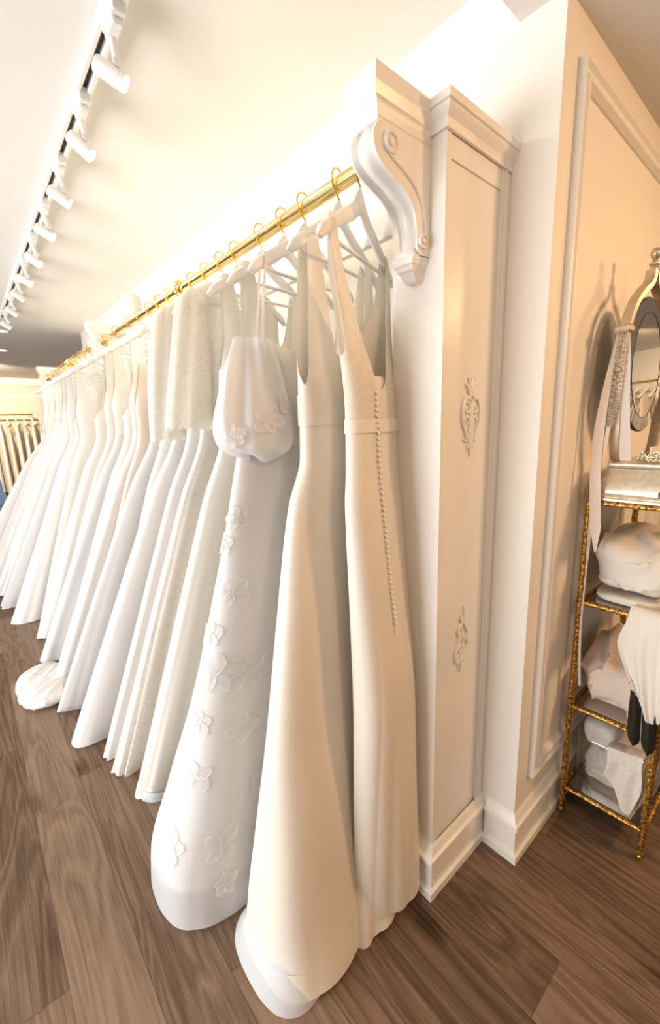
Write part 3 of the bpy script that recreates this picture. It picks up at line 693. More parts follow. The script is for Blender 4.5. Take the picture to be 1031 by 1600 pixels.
u = Gown(base_secs(RX, 1.29, 0, .345, 1.672, .118, .04), 105, .1, (5, 8)); obj('underskirt', u.mesh(.004, .05, 5, 96, hem=.002), M['bluetulle'], GW[5][0], label='pale lining below the crepe hem')
GW[6] = std(6, 'ivory gown under a scallop edged lace jacket, its hem of openwork lace', 1.457, 6, .292, 1.885, .072, .04, 'openlace', top_round(), bod='wlace', amp=.22, kf=(9, 13, 17))
# lace jacket: short sleeve and body with scalloped edge
def lace_flap(t, cx, cy, z0, z1, prof, seed, name, mat='wlace', flat=.5):
    rows = []; n = 72; nr = 26; rnd = random.Random(seed); p0 = rnd.uniform(0, 6)
    for i in range(nr + 1):
        tt = i/nr; r = interp(tt, prof); row = []
        for k in range(n):
            a = 2*pi*k/n; f = 1 + .06*sin(5*a + p0 + 2*tt) + .04*sin(8*a + tt*3); z = lerp(z0, z1 - .012*abs(sin(9*a)), tt)
            row.append((cx[0] + (cx[1] - cx[0])*tt + r*f*cos(a), cy[0] + (cy[1] - cy[0])*tt + r*flat*f*sin(a), z))
        rows.append(row)
    m = MB(); m.grid(rows, True); return obj(name, m, M[mat], t)
lace_flap(GW[6][0], (.655, .60), (1.435, 1.425), 1.955, 1.51, [(0, .012), (.03, .03), (.1, .055), (.5, .072), (1, .085)], 3, 'lace_sleeve')
lace_flap(GW[6][0], (.80, .78), (1.425, 1.425), 1.90, 1.545, [(0, .10), (.3, .125), (1, .125)], 5, 'lace_jacket', flat=.36)
GW[7] = std(7, 'white satin gown whose narrow hem tip shows behind the lace hem', 1.57, 5, .283, 2.02, .062, .04, 'white', top_flat(1.62), amp=.12, loops=(-.16, .15))
GW[8] = std(8, 'white sheath gown with long lace bodice, hem next beyond the narrow satin tip', 1.70, 5, .185, 2.24, .145, .045, 'white', top_round(), bod='wlace', amp=.07, kf=(3, 5, 7))
lace_flap(GW[8][0], (.66, .62), (1.685, 1.69), 1.955, 1.47, [(0, .012), (.03, .03), (.15, .06), (.6, .075), (1, .07)], 8, 'lace_sleeve')
GW[9] = std(9, 'slim white strapless gown tucked between two fuller skirts', 1.83, 5, .36, 2.43, .035, .03, 'white', top_flat(1.66), loops=(-.16, .15))
GW[10] = std(10, 'white tulle A-line gown with plain rounded hem beside the pooled train', 1.95, 4, .178, 2.575, .10, .045, 'tulle', top_v(1.962, 1.67, 1.58, 1.64), bod='white', amp=.10, kf=(4, 6, 9))
obj('lining', GW[10][1].mesh(.03, 1.48, 20, 80, off=-.008), M['lining'], GW[10][0])
GW[11] = std(11, 'blush gown with open V back and rosy lining', 2.09, 4, .33, 2.735, .045, .03, 'blush', top_v(1.80, 1.62, 1.50, 1.62), bod='blush', loops=(-.15, .15), w=.2)
obj('back_lining', GW[11][1].mesh(1.50, 1.62, 8, 64, off=-.008, hem=0), M['nude'], GW[11][0], label='rosy nude lining inside the V back')
GW[12] = std(12, 'white gown whose long train pools on the floor', 2.22, 4, .20, 2.90, .10, .04, 'white', top_v(1.962, 1.66, 1.56, 1.6), bod='wlace', amp=.13)

GW[13] = std(13, 'slim white gown just beyond the pooled train', 2.36, 3, .27, 3.075, .045, .03, 'white', top_flat(1.64), loops=(-.16, .16))
GW[14] = std(14, 'white beaded tulle gown, first full skirt beyond the pooled train', 2.52, 3, .18, 3.285, .14, .04, 'tulle', top_v(1.962, 1.66, 1.56, 1.6), bod='wlace', amp=.10, kf=(5, 8, 11))
obj('lining', GW[14][1].mesh(.03, 1.48, 16, 72, off=-.008), M['lining'], GW[14][0])
GW[15] = std(15, 'slim ivory gown second to last on the first rail', 2.70, 3, .27, 3.485, .04, .03, 'crepe', top_v(1.962, 1.66, 1.56, 1.6))
GW[16] = std(16, 'white satin gown, last on the first rail beside the second corbel', 2.98, 3, .205, 3.69, .14, .045, 'white', top_flat(1.64), bod='wlace', loops=(-.16, .16), amp=.09)
second = [  # hook y, xt, hemy, bl, material, neckline, words
    (3.50, .25, 3.90, .05, 'crepe', 'v', 'slim ivory gown, first on the second rail'), (3.68, .085, 4.16, .18, 'white', 'flat', 'white full skirted gown, second on the second rail'),
    (3.86, .16, 4.385, .035, 'white', 'v', 'slim white gown, third on the second rail'), (4.03, .045, 4.61, .17, 'tulle', 'v', 'white tulle gown, fourth on the second rail'),
    (4.20, .14, 4.825, .035, 'crepe', 'flat', 'slim ivory gown, fifth on the second rail'), (4.36, .03, 4.98, .10, 'white', 'v', 'white satin gown, sixth on the second rail'),
    (4.54, .06, 5.135, .04, 'white', 'flat', 'slim white gown, seventh on the second rail'), (4.72, .0, 5.30, .11, 'white', 'v', 'white lace bodice gown, eighth on the second rail'),
    (4.90, .02, 5.46, .04, 'crepe', 'round', 'ivory long sleeved sheath, ninth on the second rail'), (5.08, -.03, 5.60, .08, 'white', 'v', 'white satin gown, tenth on the second rail'), (5.34, -.16, 5.85, .16, 'white', 'flat', 'white ball gown with wide skirt, last on the second rail')]
TOPS = dict(v=lambda: top_v(1.962, 1.66, 1.56, 1.6), flat=lambda: top_flat(1.64), round=lambda: top_round())
for k, (hy, xt, hemy, bl, mt, tp, lb) in enumerate(second):
    GW[17 + k] = std(17 + k, lb, hy, 3, xt, hemy, bl, .035, mt, TOPS[tp](), bod='wlace' if k in (1, 3, 7, 10) else None, amp=.1, res=.8, loops=(-.16, .16) if tp == 'flat' else None)
ORD = ['first', 'second', 'third', 'fourth', 'fifth', 'sixth', 'seventh', 'eighth', 'ninth', 'tenth', 'eleventh', 'twelfth', 'thirteenth', 'fourteenth', 'fifteenth', 'sixteenth']
HY = [(.838, 20), (.915, 14), (1.06, 8), (1.165, 6), (1.29, 6), (1.457, 6), (1.57, 5), (1.70, 5), (1.83, 5), (1.95, 4), (2.09, 4), (2.22, 4), (2.36, 3), (2.52, 3), (2.70, 3), (2.98, 3)]
WHO = ['ivory gown with the button row', 'plunging ivory satin gown', 'flowered organza gown', 'slim gown half hidden by the puff sleeve', 'ivory crepe gown', 'lace jacket gown']
for i, (y, yw) in enumerate(HY):
    place_hanger(y, yw, ('white wooden hanger with gold hook carrying the ' + WHO[i]) if i < len(WHO) else 'white wooden hanger with gold hook, %s along the first rail' % ORD[i])
for i, s_ in enumerate(second): place_hanger(s_[0], 3, 'white wooden hanger with gold hook, %s along the second rail' % ORD[i])

# ------------------------------------------------------------------ track lighting
TX0, TX1 = .457, .508; TXC = (TX0 + TX1)/2
t = thing('lighting_track', 'long white ceiling track with dark slot above the gowns', 'lighting track', (TXC, 3, CZ))
m = MB(); y0, y1 = YS + .01, 5.35
m.bbox(TX0, TX0 + .017, y0, y1, CZ - .036, CZ); m.bbox(TX1 - .017, TX1, y0, y1, CZ - .036, CZ); m.box(TX0 + .016, TX1 - .016, y0, y1, CZ - .012, CZ); obj('track_body', m, M['lampw'], t, sm=False)
obj('slot', MB().box(TX0 + .0165, TX1 - .0165, y0 + .004, y1 - .004, CZ - .016, CZ - .0121), M['black'], t, sm=False)
def track_spot(y, d, label, lit=True, power=4.5):
    t = thing('track_spotlight', label, 'spotlight', (TXC, y, CZ - .036), 'white spotlights along the ceiling track')
    a = MB(); a.bbox(TXC - .019, TXC + .019, y - .05, y + .05, CZ - .060, CZ - .016, .004); a.bbox(TXC - .015, TXC + .015, y - .03, y + .045, CZ - .074, CZ - .058, .004); obj('track_adapter', a, M['lampw'], t, sm=False)
    D = Vector(d).normalized(); piv = Vector((TXC + .012, y + .045, CZ - .118)); c = piv + Vector((-.018, .012, -.024))
    s_ = MB(); s_.tube([(TXC, y + .03, CZ - .07), (TXC + .004, y + .033, CZ - .095), tuple(piv)], .0095, 12); s_.tube([tuple(piv - Vector((0, .012, 0))), tuple(piv + Vector((0, .012, 0)))], .013, 14); obj('swivel_stem', s_, M['lampw'], t)
    Q = D.to_track_quat('Z', 'Y').to_matrix().to_4x4() @ Matrix.Diagonal((.9, .9, .85, 1.))
    b = MB(); b.lathe([(.001, -.050), (.019, -.050), (.0245, -.047), (.0255, -.040), (.0255, .034), (.0247, .035), (.0247, .037), (.0260, .038), (.0260, .050), (.0235, .0512), (.0222, .046), (.0215, .040), (.001, .040)], tuple(c), 32, Q); obj('lamp_body', b, M['lampw'], t)
    L = MB(); L.lathe([(.001, .043), (.0213, .043), (.0213, .046), (.016, .0485), (.001, .0495)], tuple(c), 28, Q); obj('lens', L, M['lens'], t)
    ld = bpy.data.lights.new('track_lamp', 'SPOT'); ld.energy = power; ld.color = (1., .84, .62); ld.spot_size = radians(150); ld.spot_blend = 1.; ld.shadow_soft_size = .03
    lo = bpy.data.objects.new('track_lamp', ld); COL.objects.link(lo); lo.location = c + D*.06; lo.rotation_euler = D.to_track_quat('-Z', 'Y').to_euler()
dirs = [(.72, -.42, -.50), (.58, -.36, -.66), (.80, -.20, -.50), (.72, -.42, -.52), (.62, -.46, -.60), (.76, -.36, -.5), (.80, .25, -.5), (.80, .25, -.5), (.80, .25, -.5)]
for i, y in enumerate([1.395, 1.79, 2.21, 2.63, 3.07, 3.50, 3.90, 4.42, 4.98]):
    track_spot(y, dirs[i], 'white cylindrical spotlight, %s along the ceiling track' % ORD[i])
for i, (x, y) in enumerate([(.53, 6.09), (.61, 7.42)]):
    t = thing('recessed_downlight', ['round recessed ceiling light just past the end of the track', 'round recessed ceiling light deeper in the room'][i], 'downlight', (x, y, CZ))
    obj('trim_ring', MB().lathe([(.055, 0), (.075, 0), (.077, -.004), (.072, -.010), (.057, -.008)], (x, y, CZ), 28, None, False), M['lampw'], t); obj('lens', MB().lathe([(.001, -.003), (.056, -.003), (.056, -.005), (.001, -.006)], (x, y, CZ), 28), M['dlens'], t)

# ------------------------------------------------------------------ gold display stand against the near wall
SX0, SX1, SY0, SY1 = 1.556, 2.105, .243, .499
SHELF = [.112, .462, .868, 1.222]
t = thing('display_stand', 'tall hammered gold stand with mirrored shelves standing against the wall', 'shelf stand', ((SX0+SX1)/2, (SY0+SY1)/2, 0))
for x in (SX0, SX1):
    for y in (SY0, SY1):
        m = MB(); rings = []; n = 14; N = 190; rnd = random.Random(int(x*100 + y*1000))
        for i in range(N + 1):
            z = lerp(.012, 1.222, i/N); ring = []
            for k in range(n):
                a = 2*pi*k/n; tw = a + z*42
                r = .0098 + .0016*abs(sin(1.5*tw)) + rnd.uniform(-.0007, .0007); ring.append((x + r*cos(a), y + r*sin(a), z))
            rings.append(ring)
        m.loft(rings); lg = obj('leg', m, M['leaf'], t, angle=70)
        obj('ball_foot', MB().ball((x, y, .0125), .0125, 14, 8), M['leaf'], lg)
for i, z in enumerate(SHELF):
    m = MB(); rnd = random.Random(i)
    for (a, b) in (((SX0, SY0), (SX1, SY0)), ((SX1, SY0), (SX1, SY1)), ((SX1, SY1), (SX0, SY1)), ((SX0, SY1), (SX0, SY0))):
        N = int(((a[0]-b[0])**2 + (a[1]-b[1])**2)**.5/.006)
        m.tube([(lerp(a[0], b[0], k/N), lerp(a[1], b[1], k/N), z) for k in range(N + 1)], [.0085 + rnd.uniform(-.0012, .0012) for k in range(N + 1)], 10)
    fr = obj('shelf_frame', m, M['leaf'], t, angle=70)
    if i < 3:
        obj('shelf_liner', MB().box(SX0 + .006, SX1 - .006, SY0 + .006, SY1 - .006, z - .004, z + .003), M['darkedge'], t, sm=False)
        obj('mirror_shelf', MB().box(SX0 + .012, SX1 - .012, SY0 + .012, SY1 - .012, z + .0031, z + .0065), M['mirror'], t, sm=False)

# vanity jewellery box with oval mirror
t = thing('vanity_mirror', 'champagne jewellery box with swivelling oval mirror on top of the gold stand', 'vanity mirror', (1.82, .37, 1.231))
def rect_loft(x0, x1, y0, y1, prof):
    m = MB(); m.loft([[(x0+d, y0+d, z), (x1-d, y0+d, z), (x1-d, y1-d, z), (x0+d, y1-d, z)] for d, z in prof]); return m
BX0, BX1, BY0, BY1 = 1.548, 2.10, .238, .498
obj('base_rim', rect_loft(BX0, BX1, BY0, BY1, [(.004, 1.231), (0, 1.234), (0, 1.240), (.005, 1.244), (.003, 1.248), (.006, 1.254), (.010, 1.256)]), M['champ'], t, sm=False)
obj('box_body', rect_loft(BX0, BX1, BY0, BY1, [(.010, 1.256), (.0105, 1.262), (.013, 1.272), (.0165, 1.282), (.0205, 1.292), (.025, 1.302), (.030, 1.312), (.034, 1.320), (.038, 1.328), (.041, 1.334)]), M['champ'], t, sm=True)
obj('seam', rect_loft(BX0 + .043, BX1 - .043, BY0 + .043, BY1 - .043, [(0, 1.333), (0, 1.338)]), M['darkedge'], t, sm=False)
obj('top_lip', rect_loft(BX0, BX1, BY0, BY1, [(.040, 1.337), (.036, 1.339), (.034, 1.344), (.035, 1.350), (.039, 1.353), (.046, 1.354)]), M['champ'], t, sm=False)
obj('keyhole_plate', MB().bbox(BX0 + .008, BX0 + .016, .300, .318, 1.252, 1.272, .003), M['darkedge'], t)
# mirror frame in its own plane
MC = Vector((1.74, .436, 1.354)); ph = radians(7); UX = Vector((cos(ph), -sin(ph), 0)); NN = Vector((-sin(ph), -cos(ph), 0)); TI = radians(1.2)
def mp(u, w, z): return tuple(MC + UX*u + NN*w + Vector((0, 0, z)))
half = [(.120, .006), (.128, .014), (.140, .035), (.150, .075), (.157, .14), (.160, .22), (.160, .30), (.158, .36), (.152, .408), (.136, .450), (.108, .490), (.072, .520), (.040, .540), (.022, .555), (.014, .575), (.013, .592)]
for sg in (-1, 1):
    pts = curve_pts([(sg*a, b, 0) for a, b in half], 5); rings = []
    for i, p in enumerate(pts):
        a = pts[max(i-1, 0)]; b = pts[min(i+1, len(pts)-1)]; tt = (b - a).normalized(); nx, nz = -tt.y, tt.x; w = .0085
        rings.append([mp(p.x + nx*w*q, d, p.y + nz*w*q) for q, d in ((-1, -.014), (1, -.014), (1.1, 0), (1, .014), (-1, .014), (-1.1, 0))])
    m = MB().loft(rings)
    m.bbox(0, 0, 0, 0, 0, 0) if False else None
    f_ = obj('frame_post', m, M['frame'], t, angle=35)
    cap = MB(); cap.loft([[mp(sg*.158 + a*.018*k, b*.020*k, z) for a, b in ((-1, -1), (1, -1), (1, 1), (-1, 1))] for z, k in ((.392, .8), (.398, 1.), (.410, 1.), (.416, .8))]); obj('shoulder_cap', cap, M['frame'], f_, sm=False)
    kb = MB().ball(mp(sg*.172, 0, .285), .010, 14, 8); kb.tube([mp(sg*.135, 0, .285), mp(sg*.172, 0, .285)], .004, 8); obj('pivot_knob', kb, M['frame'], f_)
fn = MB().lathe([(.001, 0), (.015, 0), (.017, .005), (.013, .010), (.011, .018), (.015, .022), (.015, .027), (.008, .032), (.006, .038), (.011, .043), (.0145, .052), (.0145, .060), (.010, .069), (.001, .072)], mp(0, 0, .585), 20); obj('finial', fn, M['frame'], t)
def oval(ru, rz, w, n=56): return [mp(ru*cos(2*pi*k/n), w + sin(TI)*(-(rz*sin(2*pi*k/n))), .303 + rz*sin(2*pi*k/n)) for k in range(n)]
m = MB().loft([oval(.140, .208, -.006), oval(.143, .211, -.004), oval(.143, .211, .004), oval(.140, .208, .0062)]); obj('mirror_backing', m, M['darkedge'], t)
m = MB(); m.loft([oval(.1395, .2075, .0064), oval(.104, .165, .0085)], True, False); obj('mirror_bevel', m, M['mirror'], t, sm=False)
m = MB(); v = oval(.104, .165, .0085); m.add(v, [tuple(range(len(v)))]); obj('mirror_glass', m, M['mirror'], t, sm=False)
m = MB(); m.tube(oval(.104, .165, .0088), .0009, 5, closed=True); obj('bevel_line', m, M['darkedge'], t)

# embellished sashes hung over the frame post
def ribbon_strip(pts, w, wid=(0, -1, 0), n=8): return strap(MB(), curve_pts(pts, n), w, wid)
def beads(pts, wid, w, r, nrow, step):
    C = curve_pts(pts, 14); m = MB(); W = Vector(wid).normalized(); L = 0; nxt = 0; rnd = random.Random(int(r*1e5) + len(C))
    for i in range(1, len(C)):
        L += (C[i] - C[i-1]).length
        if L >= nxt:
            nxt += step
            for k in range(nrow):
                o = (k/(nrow-1) - .5)*w if nrow > 1 else 0
                m.ball(C[i] + W*o + Vector((-.003, -.001, rnd.uniform(-.001, .001))), r*rnd.uniform(.85, 1.15), 6, 4)
    return m
def ax(px, dz=0): return px
t = thing('embellished_sash', 'blush ribbon sash with rhinestone chain draped down past the drawer to the shelf below', 'bridal sash', (1.54, .46, 1.08), 'sashes on the vanity mirror')
path = [(1.592, .468, 1.768), (1.578, .473, 1.70), (1.560, .480, 1.60), (1.545, .484, 1.50), (1.538, .486, 1.40), (1.532, .482, 1.32), (1.530, .476, 1.25), (1.531, .471, 1.18), (1.533, .466, 1.12), (1.534, .462, 1.06)]
obj('ribbon', ribbon_strip(path, [.012 + .020*smooth(k/36.) if k < 60 else .032*max(0, (72-k)/12.)+.003 for k in range(73)], (.05, -1, .0)), M['ribbon'], t)
bp = [(1.580, .462, 1.766), (1.569, .464, 1.70), (1.562, .466, 1.62), (1.556, .465, 1.54), (1.552, .463, 1.485)]
obj('rhinestone_chain', beads(bp, (0, 1, 0), .006, .0032, 2, .0085), M['gem'], t)
t = thing('embellished_sash', 'pale ribbon sash with rhinestones falling straight onto the jewellery box', 'bridal sash', (1.61, .44, 1.36), 'sashes on the vanity mirror')
obj('ribbon', ribbon_strip([(1.590, .449, 1.758), (1.582, .440, 1.68), (1.578, .434, 1.58), (1.582, .428, 1.48), (1.590, .424, 1.40), (1.598, .421, 1.359)], [.014 + .016*smooth(k/40.) for k in range(41)], (.2, -1, 0)), M['wribbon'], t)
obj('rhinestone_chain', beads([(1.578, .450, 1.745), (1.570, .447, 1.68), (1.563, .447, 1.60), (1.558, .450, 1.54), (1.553, .454, 1.49)], (0, 1, 0), .006, .0032, 2, .0085), M['gem'], t)
t = thing('embellished_sash', 'thin blush ribbon tail hanging behind the wide ribbon by the drawer', 'bridal sash', (1.55, .47, 1.3), 'sashes on the vanity mirror')
obj('beaded_tip', beads([(1.552, .458, 1.54), (1.550, .459, 1.50), (1.549, .461, 1.462)], (0, 1, 0), .012, .003, 3, .010), M['gem'], t)
obj('ribbon', ribbon_strip([(1.549, .462, 1.47), (1.545, .468, 1.40), (1.541, .474, 1.34), (1.540, .480, 1.27), (1.546, .487, 1.15), (1.549, .489, 1.02), (1.549, .490, .90), (1.548, .489, .78), (1.552, .484, .66), (1.560, .478, .55)], [.012 if k < 40 else .009 for k in range(73)], (0, -1, 0)), M['ribbon'], t)
# glittering belt heaped on the box top
m = MB(); rnd = random.Random(5)
for k in range(340):
    a = rnd.random(); x = lerp(1.60, 1.86, a); y = .300 + .075*rnd.random() + .03*sin(a*7); z = 1.357 + .026*rnd.random()*sin(pi*clamp(rnd.random()*.8 + .1))
    m.ball((x, y, z), rnd.uniform(.0028, .005), 6, 4)
for q in range(4): m.tube(curve_pts([(1.60 + .05*q, .30, 1.358), (1.63 + .05*q, .335, 1.372), (1.66 + .05*q, .36, 1.364), (1.70 + .04*q, .33, 1.360)], 6), .003, 6)
solo('rhinestone_belt', m, M['gem'], 'glittering rhinestone belt heaped on the jewellery box below the oval mirror', 'bridal belt')
m = MB(); m.loft([[(1.66, .37, z), (2.04, .345, z), (2.04, .349, z + .06 if False else z), (1.66, .374, z)] for z in (1.355, 1.40)])
solo('card_strip', m, M['wribbon'], 'blush card strip standing behind the rhinestone belt', 'card', sm=False)

# folded and draped fabrics on the stand
def bundle(cx, cy, z0, lx, ly, h, seed, e1=.55, e2=.5, crease=.012, lay=0, dirn=.4):
    """soft folded cloth: rounded pile with ridged creases and, optionally, folded layers"""
    from mathutils import noise as mn
    rows = []; NL = 44; n = 96; o = Vector((seed*3.7, seed*1.9, 0)); ca, sa = cos(dirn), sin(dirn)
    for i in range(NL + 1):
        ph = -pi/2 + pi*(i + .02)/(NL + .04); row = []
        for k in range(n):
            a = 2*pi*k/n; sg = lambda v, e: (1 if v > 0 else -1)*abs(v)**e
            X = sg(cos(ph), e1)*sg(cos(a), e2); Y = sg(cos(ph), e1)*sg(sin(a), e2); Z = sg(sin(ph), e1)
            p = Vector((X*lx/2, Y*ly/2, Z*h/2)); nr = Vector((X/lx, Y/ly, Z*1.2/h)).normalized()
            u = (p.x*ca + p.y*sa)*3.; v = (-p.x*sa + p.y*ca)*15.; q = Vector((u, v, p.z*12.)) + o
            d = ((1 - abs(mn.noise(q))*2.2)**3)*.9 - .1 + mn.noise(q*1.7)*.25 + mn.noise(Vector((p.x*7, p.y*7, p.z*7)) + o)*.9
            d = d*crease
            if lay: d -= .010*max(0., 1 - abs(((Z*.5 + .5 + .10*mn.noise(Vector((p.x*6, p.y*6, 0)) + o))*lay) % 1. - .5)*9.)
            p = p + nr*d*(1. if Z > -.6 else .2)
            zz = p.z + h/2 + .02*mn.noise(Vector((p.x*5, p.y*5, 3.)) + o)*clamp(Z + .5)
            row.append((cx + p.x, cy + p.y, max(z0 + .0004, z0 + zz)))
        rows.append(row)
    m = MB(); m.loft(rows); return m
obj('train', bundle(.160, 2.86, .001, .28, .48, .085, 41, .8, .8, crease=.008, dirn=.9), M['white'], GW[12][0], label='train gathered in a soft heap on the floor')
z1, z2, z3 = SHELF[2] + .007, SHELF[1] + .007, SHELF[0] + .007
solo('folded_satin', bundle(1.81, .375, z1 + .038, .47, .235, .17, 3, .5, .5, crease=.026, lay=0), M['crepe'], 'thick folded ivory satin piled on the top mirrored shelf', 'folded fabric')
solo('satin_fold', bundle(1.81, .375, z1, .46, .222, .04, 6, .5, .5, crease=.004), M['crepe'], 'flat folded satin layer under the thick satin pile', 'folded fabric')
# cloth hanging over the side rail of the top shelf
rows = []; nn = 36
drop = [(1.585, .884), (1.575, .893), (1.560, .902), (1.544, .900), (1.530, .872), (1.524, .82), (1.521, .76), (1.520, .70), (1.521, .64), (1.524, .585)]
C = curve_pts([(a, b, 0) for a, b in drop], 6)
for i, p in enumerate(C):
    t = i/(len(C) - 1); row = []
    for k in range(nn + 1):
        s_ = k/nn; y0 = interp(t, [(0, .345), (.45, .350), (.62, .368), (.75, .345), (1., .292)]); y1 = interp(t, [(0, .266), (.3, .258), (.45, .232), (.7, .216), (1., .222)])
        f = .008*smooth((t - .4)*2.)*(sin(2*pi*2.2*s_ + 1.2 + t) + .5*sin(2*pi*4.7*s_ + 3*t))
        zz = p.y - (.055*sin(pi*s_)**.8*smooth((t - .4)*1.6) if t > .4 else 0) + .03*(1 - s_)*smooth((t - .7)*3)
        row.append((p.x - f - .010*sin(pi*s_)*smooth(t*2), lerp(y0, y1, s_), zz))
    rows.append(row)
m = MB(); m.grid(rows); solo('draped_cloth', m, M['crepe'], 'ivory cloth hanging in folds over the edge of the top mirrored shelf', 'draped fabric', solid=.003)
solo('folded_satin', bundle(1.83, .385, z2 + .0, .50, .215, .185, 9, .6, .5, crease=.026, lay=0, dirn=.1), M['blush'], 'bulging folded champagne satin lying on the middle mirrored shelf', 'folded fabric')
solo('ribbon_roll', bundle(1.615, .300, z2, .075, .075, .062, 15, .6, .6, crease=.004), M['white'], 'small white satin roll beside the black satin ends', 'ribbon roll')
# black satin sash ends with white piping
t = thing('hanging_sash', 'glossy black satin sash ends with white piping hanging below the draped ivory cloth', 'sash', (1.53, .28, .43))
def tongue(y0, y1, zt, zb, x, xt):
    rows = []; n = 12; N = 22
    for i in range(N + 1):
        tt = i/N; z = lerp(zt, zb, tt); q = 1 if tt < .78 else sqrt(max(0.0, 1 - ((tt - .78)/.22)**2)); yc = (y0 + y1)/2; w = (y1 - y0)/2*(.80 + .20*smooth(tt*2))*max(q, .10)
        rows.append([(lerp(x, xt, tt) - .010*(1 - (k/n*2 - 1)**2), yc + .012*(.5 - tt) + w*(k/n*2 - 1), z) for k in range(n + 1)])
    m = MB(); m.grid(rows); return m, [r[0] for r in rows], [r[-1] for r in rows]
m, e0, e1 = tongue(.281, .318, .625, .440, 1.532, 1.524); o = obj('sash_end', m, M['blackst'], t, solid=.002); obj('piping', MB().tube(e0, .0013, 6), M['piping'], o)
m, e0, e1 = tongue(.240, .280, .635, .432, 1.530, 1.520); o = obj('sash_end', m, M['blackst'], t, solid=.002); obj('piping', MB().tube(e1, .0013, 6), M['piping'], o)
# clear bin with lace
t = thing('clear_bin', 'clear plastic storage bin full of veils on the lowest mirrored shelf', 'storage bin', (1.81, .375, z3))
x0, x1, y0, y1 = 1.585, 2.07, .275, .482
def rr(x0, x1, y0, y1, r, z, n=5):
    o = []
    for cx, cy, a0 in ((x1-r, y1-r, 0), (x0+r, y1-r, pi/2), (x0+r, y0+r, pi), (x1-r, y0+r, 1.5*pi)):
        for k in range(n + 1): a = a0 + pi/2*k/n; o.append((cx + r*cos(a), cy + r*sin(a), z))
    return o
m = MB(); m.loft([rr(x0+.02, x1-.02, y0+.012, y1-.012, .02, z3 + .001), rr(x0+.012, x1-.012, y0+.006, y1-.006, .022, z3 + .01), rr(x0, x1, y0, y1, .025, z3 + .215)], True, False)
m.add(rr(x0+.02, x1-.02, y0+.012, y1-.012, .02, z3 + .001), [tuple(range(24))]); obj('bin_wall', m, M['clear'], t)
obj('rim', MB().tube(rr(x0, x1, y0, y1, .025, z3 + .216), .0035, 8, closed=True, up=(0, 0, 1)), M['clear'], t)
solo('folded_veil', bundle(1.83, .385, z3 + .003, .42, .165, .165, 21, crease=.012, lay=0), M['white'], 'crumpled white veil lying inside the clear bin', 'veil')
solo('folded_veil', bundle(1.70, .42, z3 + .158, .14, .10, .10, 24, crease=.010), M['wlace'], 'gathered lace tip standing at the back of the clear bin', 'veil')
rows = []
for i in range(35):
    t_ = i/34; row = []
    for k in range(33):
        s_ = k/32; y = lerp(.372, .268, s_); zt = .352 + .018*s_; zb = interp(s_, [(0, .25), (.15, .225), (.35, .20), (.62, .135), (.72, .128), (.85, .17), (1., .23)])
        if t_ < .3: q = t_/.3; x = lerp(1.665, 1.571, q); z = zt + .012*sin(pi*q) - .03*(1 - q)
        else: q = (t_ - .3)/.7; x = 1.571 - .006*sin(11*s_ + 2*q)*smooth(q*2) - .008*smooth(q*3); z = lerp(zt, zb, q)
        row.append((x, y + .004*sin(7*t_ + 5*s_), z + .004*abs(sin(16*s_))*t_))
    rows.append(row)
m = MB(); m.grid(rows); solo('lace_veil', m, M['openlace'], 'lace veil spilling over the side of the clear bin', 'veil')

# ------------------------------------------------------------------ far rail, side rail, chair
def far_rail(x0, x1, y, z, along, label):
    t = thing('clothes_rail', label, 'clothes rail', ((x0+x1)/2, y, z) if along == 'x' else (y, (x0+x1)/2, z), 'wall mounted gown rails')
    q = (lambda s_: (s_, y, z)) if along == 'x' else (lambda s_: (y, s_, z)); m = MB().tube([q(x0), q(x1)], .016, 14); obj('pole', m, M['brass'], t)
    wall = YF if along == 'x' else XE
    for s_ in (x0 + .03, x1 - .03):
        p = q(s_); e = (p[0], wall - .012, p[2]) if along == 'x' else (wall, p[1], p[2]); obj('wall_bracket', MB().tube([p, e], .009, 10), M['brass'], t)
    return t
far_rail(-1.2, 1.20, YF - .32, 1.90, 'x', 'gold rail on the far wall behind the row of gowns')
far_rail(-3.3, .30, XE - .34, 2.02, 'y', 'gold rail on the side wall seen only in the oval mirror')
CW = ['crepe', 'lace', 'white', 'blush', 'crepe', 'white', 'lace', 'crepe', 'blush', 'white']
def side_gown(i, x, y, zr, yaw, label, group, w=.17, flare=.3, low=.02):
    rows = []
    for z, a, b in ((zr - .17, w, .014), (zr - .21, w, .018), (zr - .36, w*.95, .035), (zr - .60, w*.9, .04), (zr - .85, w*1.0, .042), (.6, w*1.35, .05), (low, w*1.6, .056)):
        rows.append((z, x, y, a, b, b*.9, yaw))
    gw = Gown(rows, 300 + i, .08, (5, 8, 11)); gw.top = top_v(zr - .175, zr - .42, zr - .52, zr - .45) if i % 2 else top_round(zr - .175, zr - .22, zr - .25)
    t = thing('wedding_gown', label, 'wedding gown', (x, y, 0), group)
    mm = CW[i % len(CW)]; obj('bodice', gw.mesh(zr - .75, None, 12, 56), M[mm], t); obj('skirt', gw.mesh(low, zr - .75, 18, 56), M[mm], t)
for i in range(8):
    x = .36 + .135*i; side_gown(i, x, YF - .32, 1.90, 86, 'ivory toned gown, %s along the far wall rail counted from the blue chair' % ORD[i], 'gowns on the far wall rail')
    place_hanger(YF - .32, 90, 'hanger, %s along the far wall rail counted from the blue chair' % ORD[i], x, 1.90, 'hangers on the far wall rail')
for i in range(14):
    y = -3.1 + .125*i; side_gown(i, XE - .34, y, 2.02, 0, 'ivory toned gown, %s along the side wall rail shown in the oval mirror' % ORD[i], 'gowns on the side wall rail')
    place_hanger(y, 0, 'hanger, %s along the side wall rail shown in the oval mirror' % ORD[i], XE - .34, 2.02, 'hangers on the side wall rail')
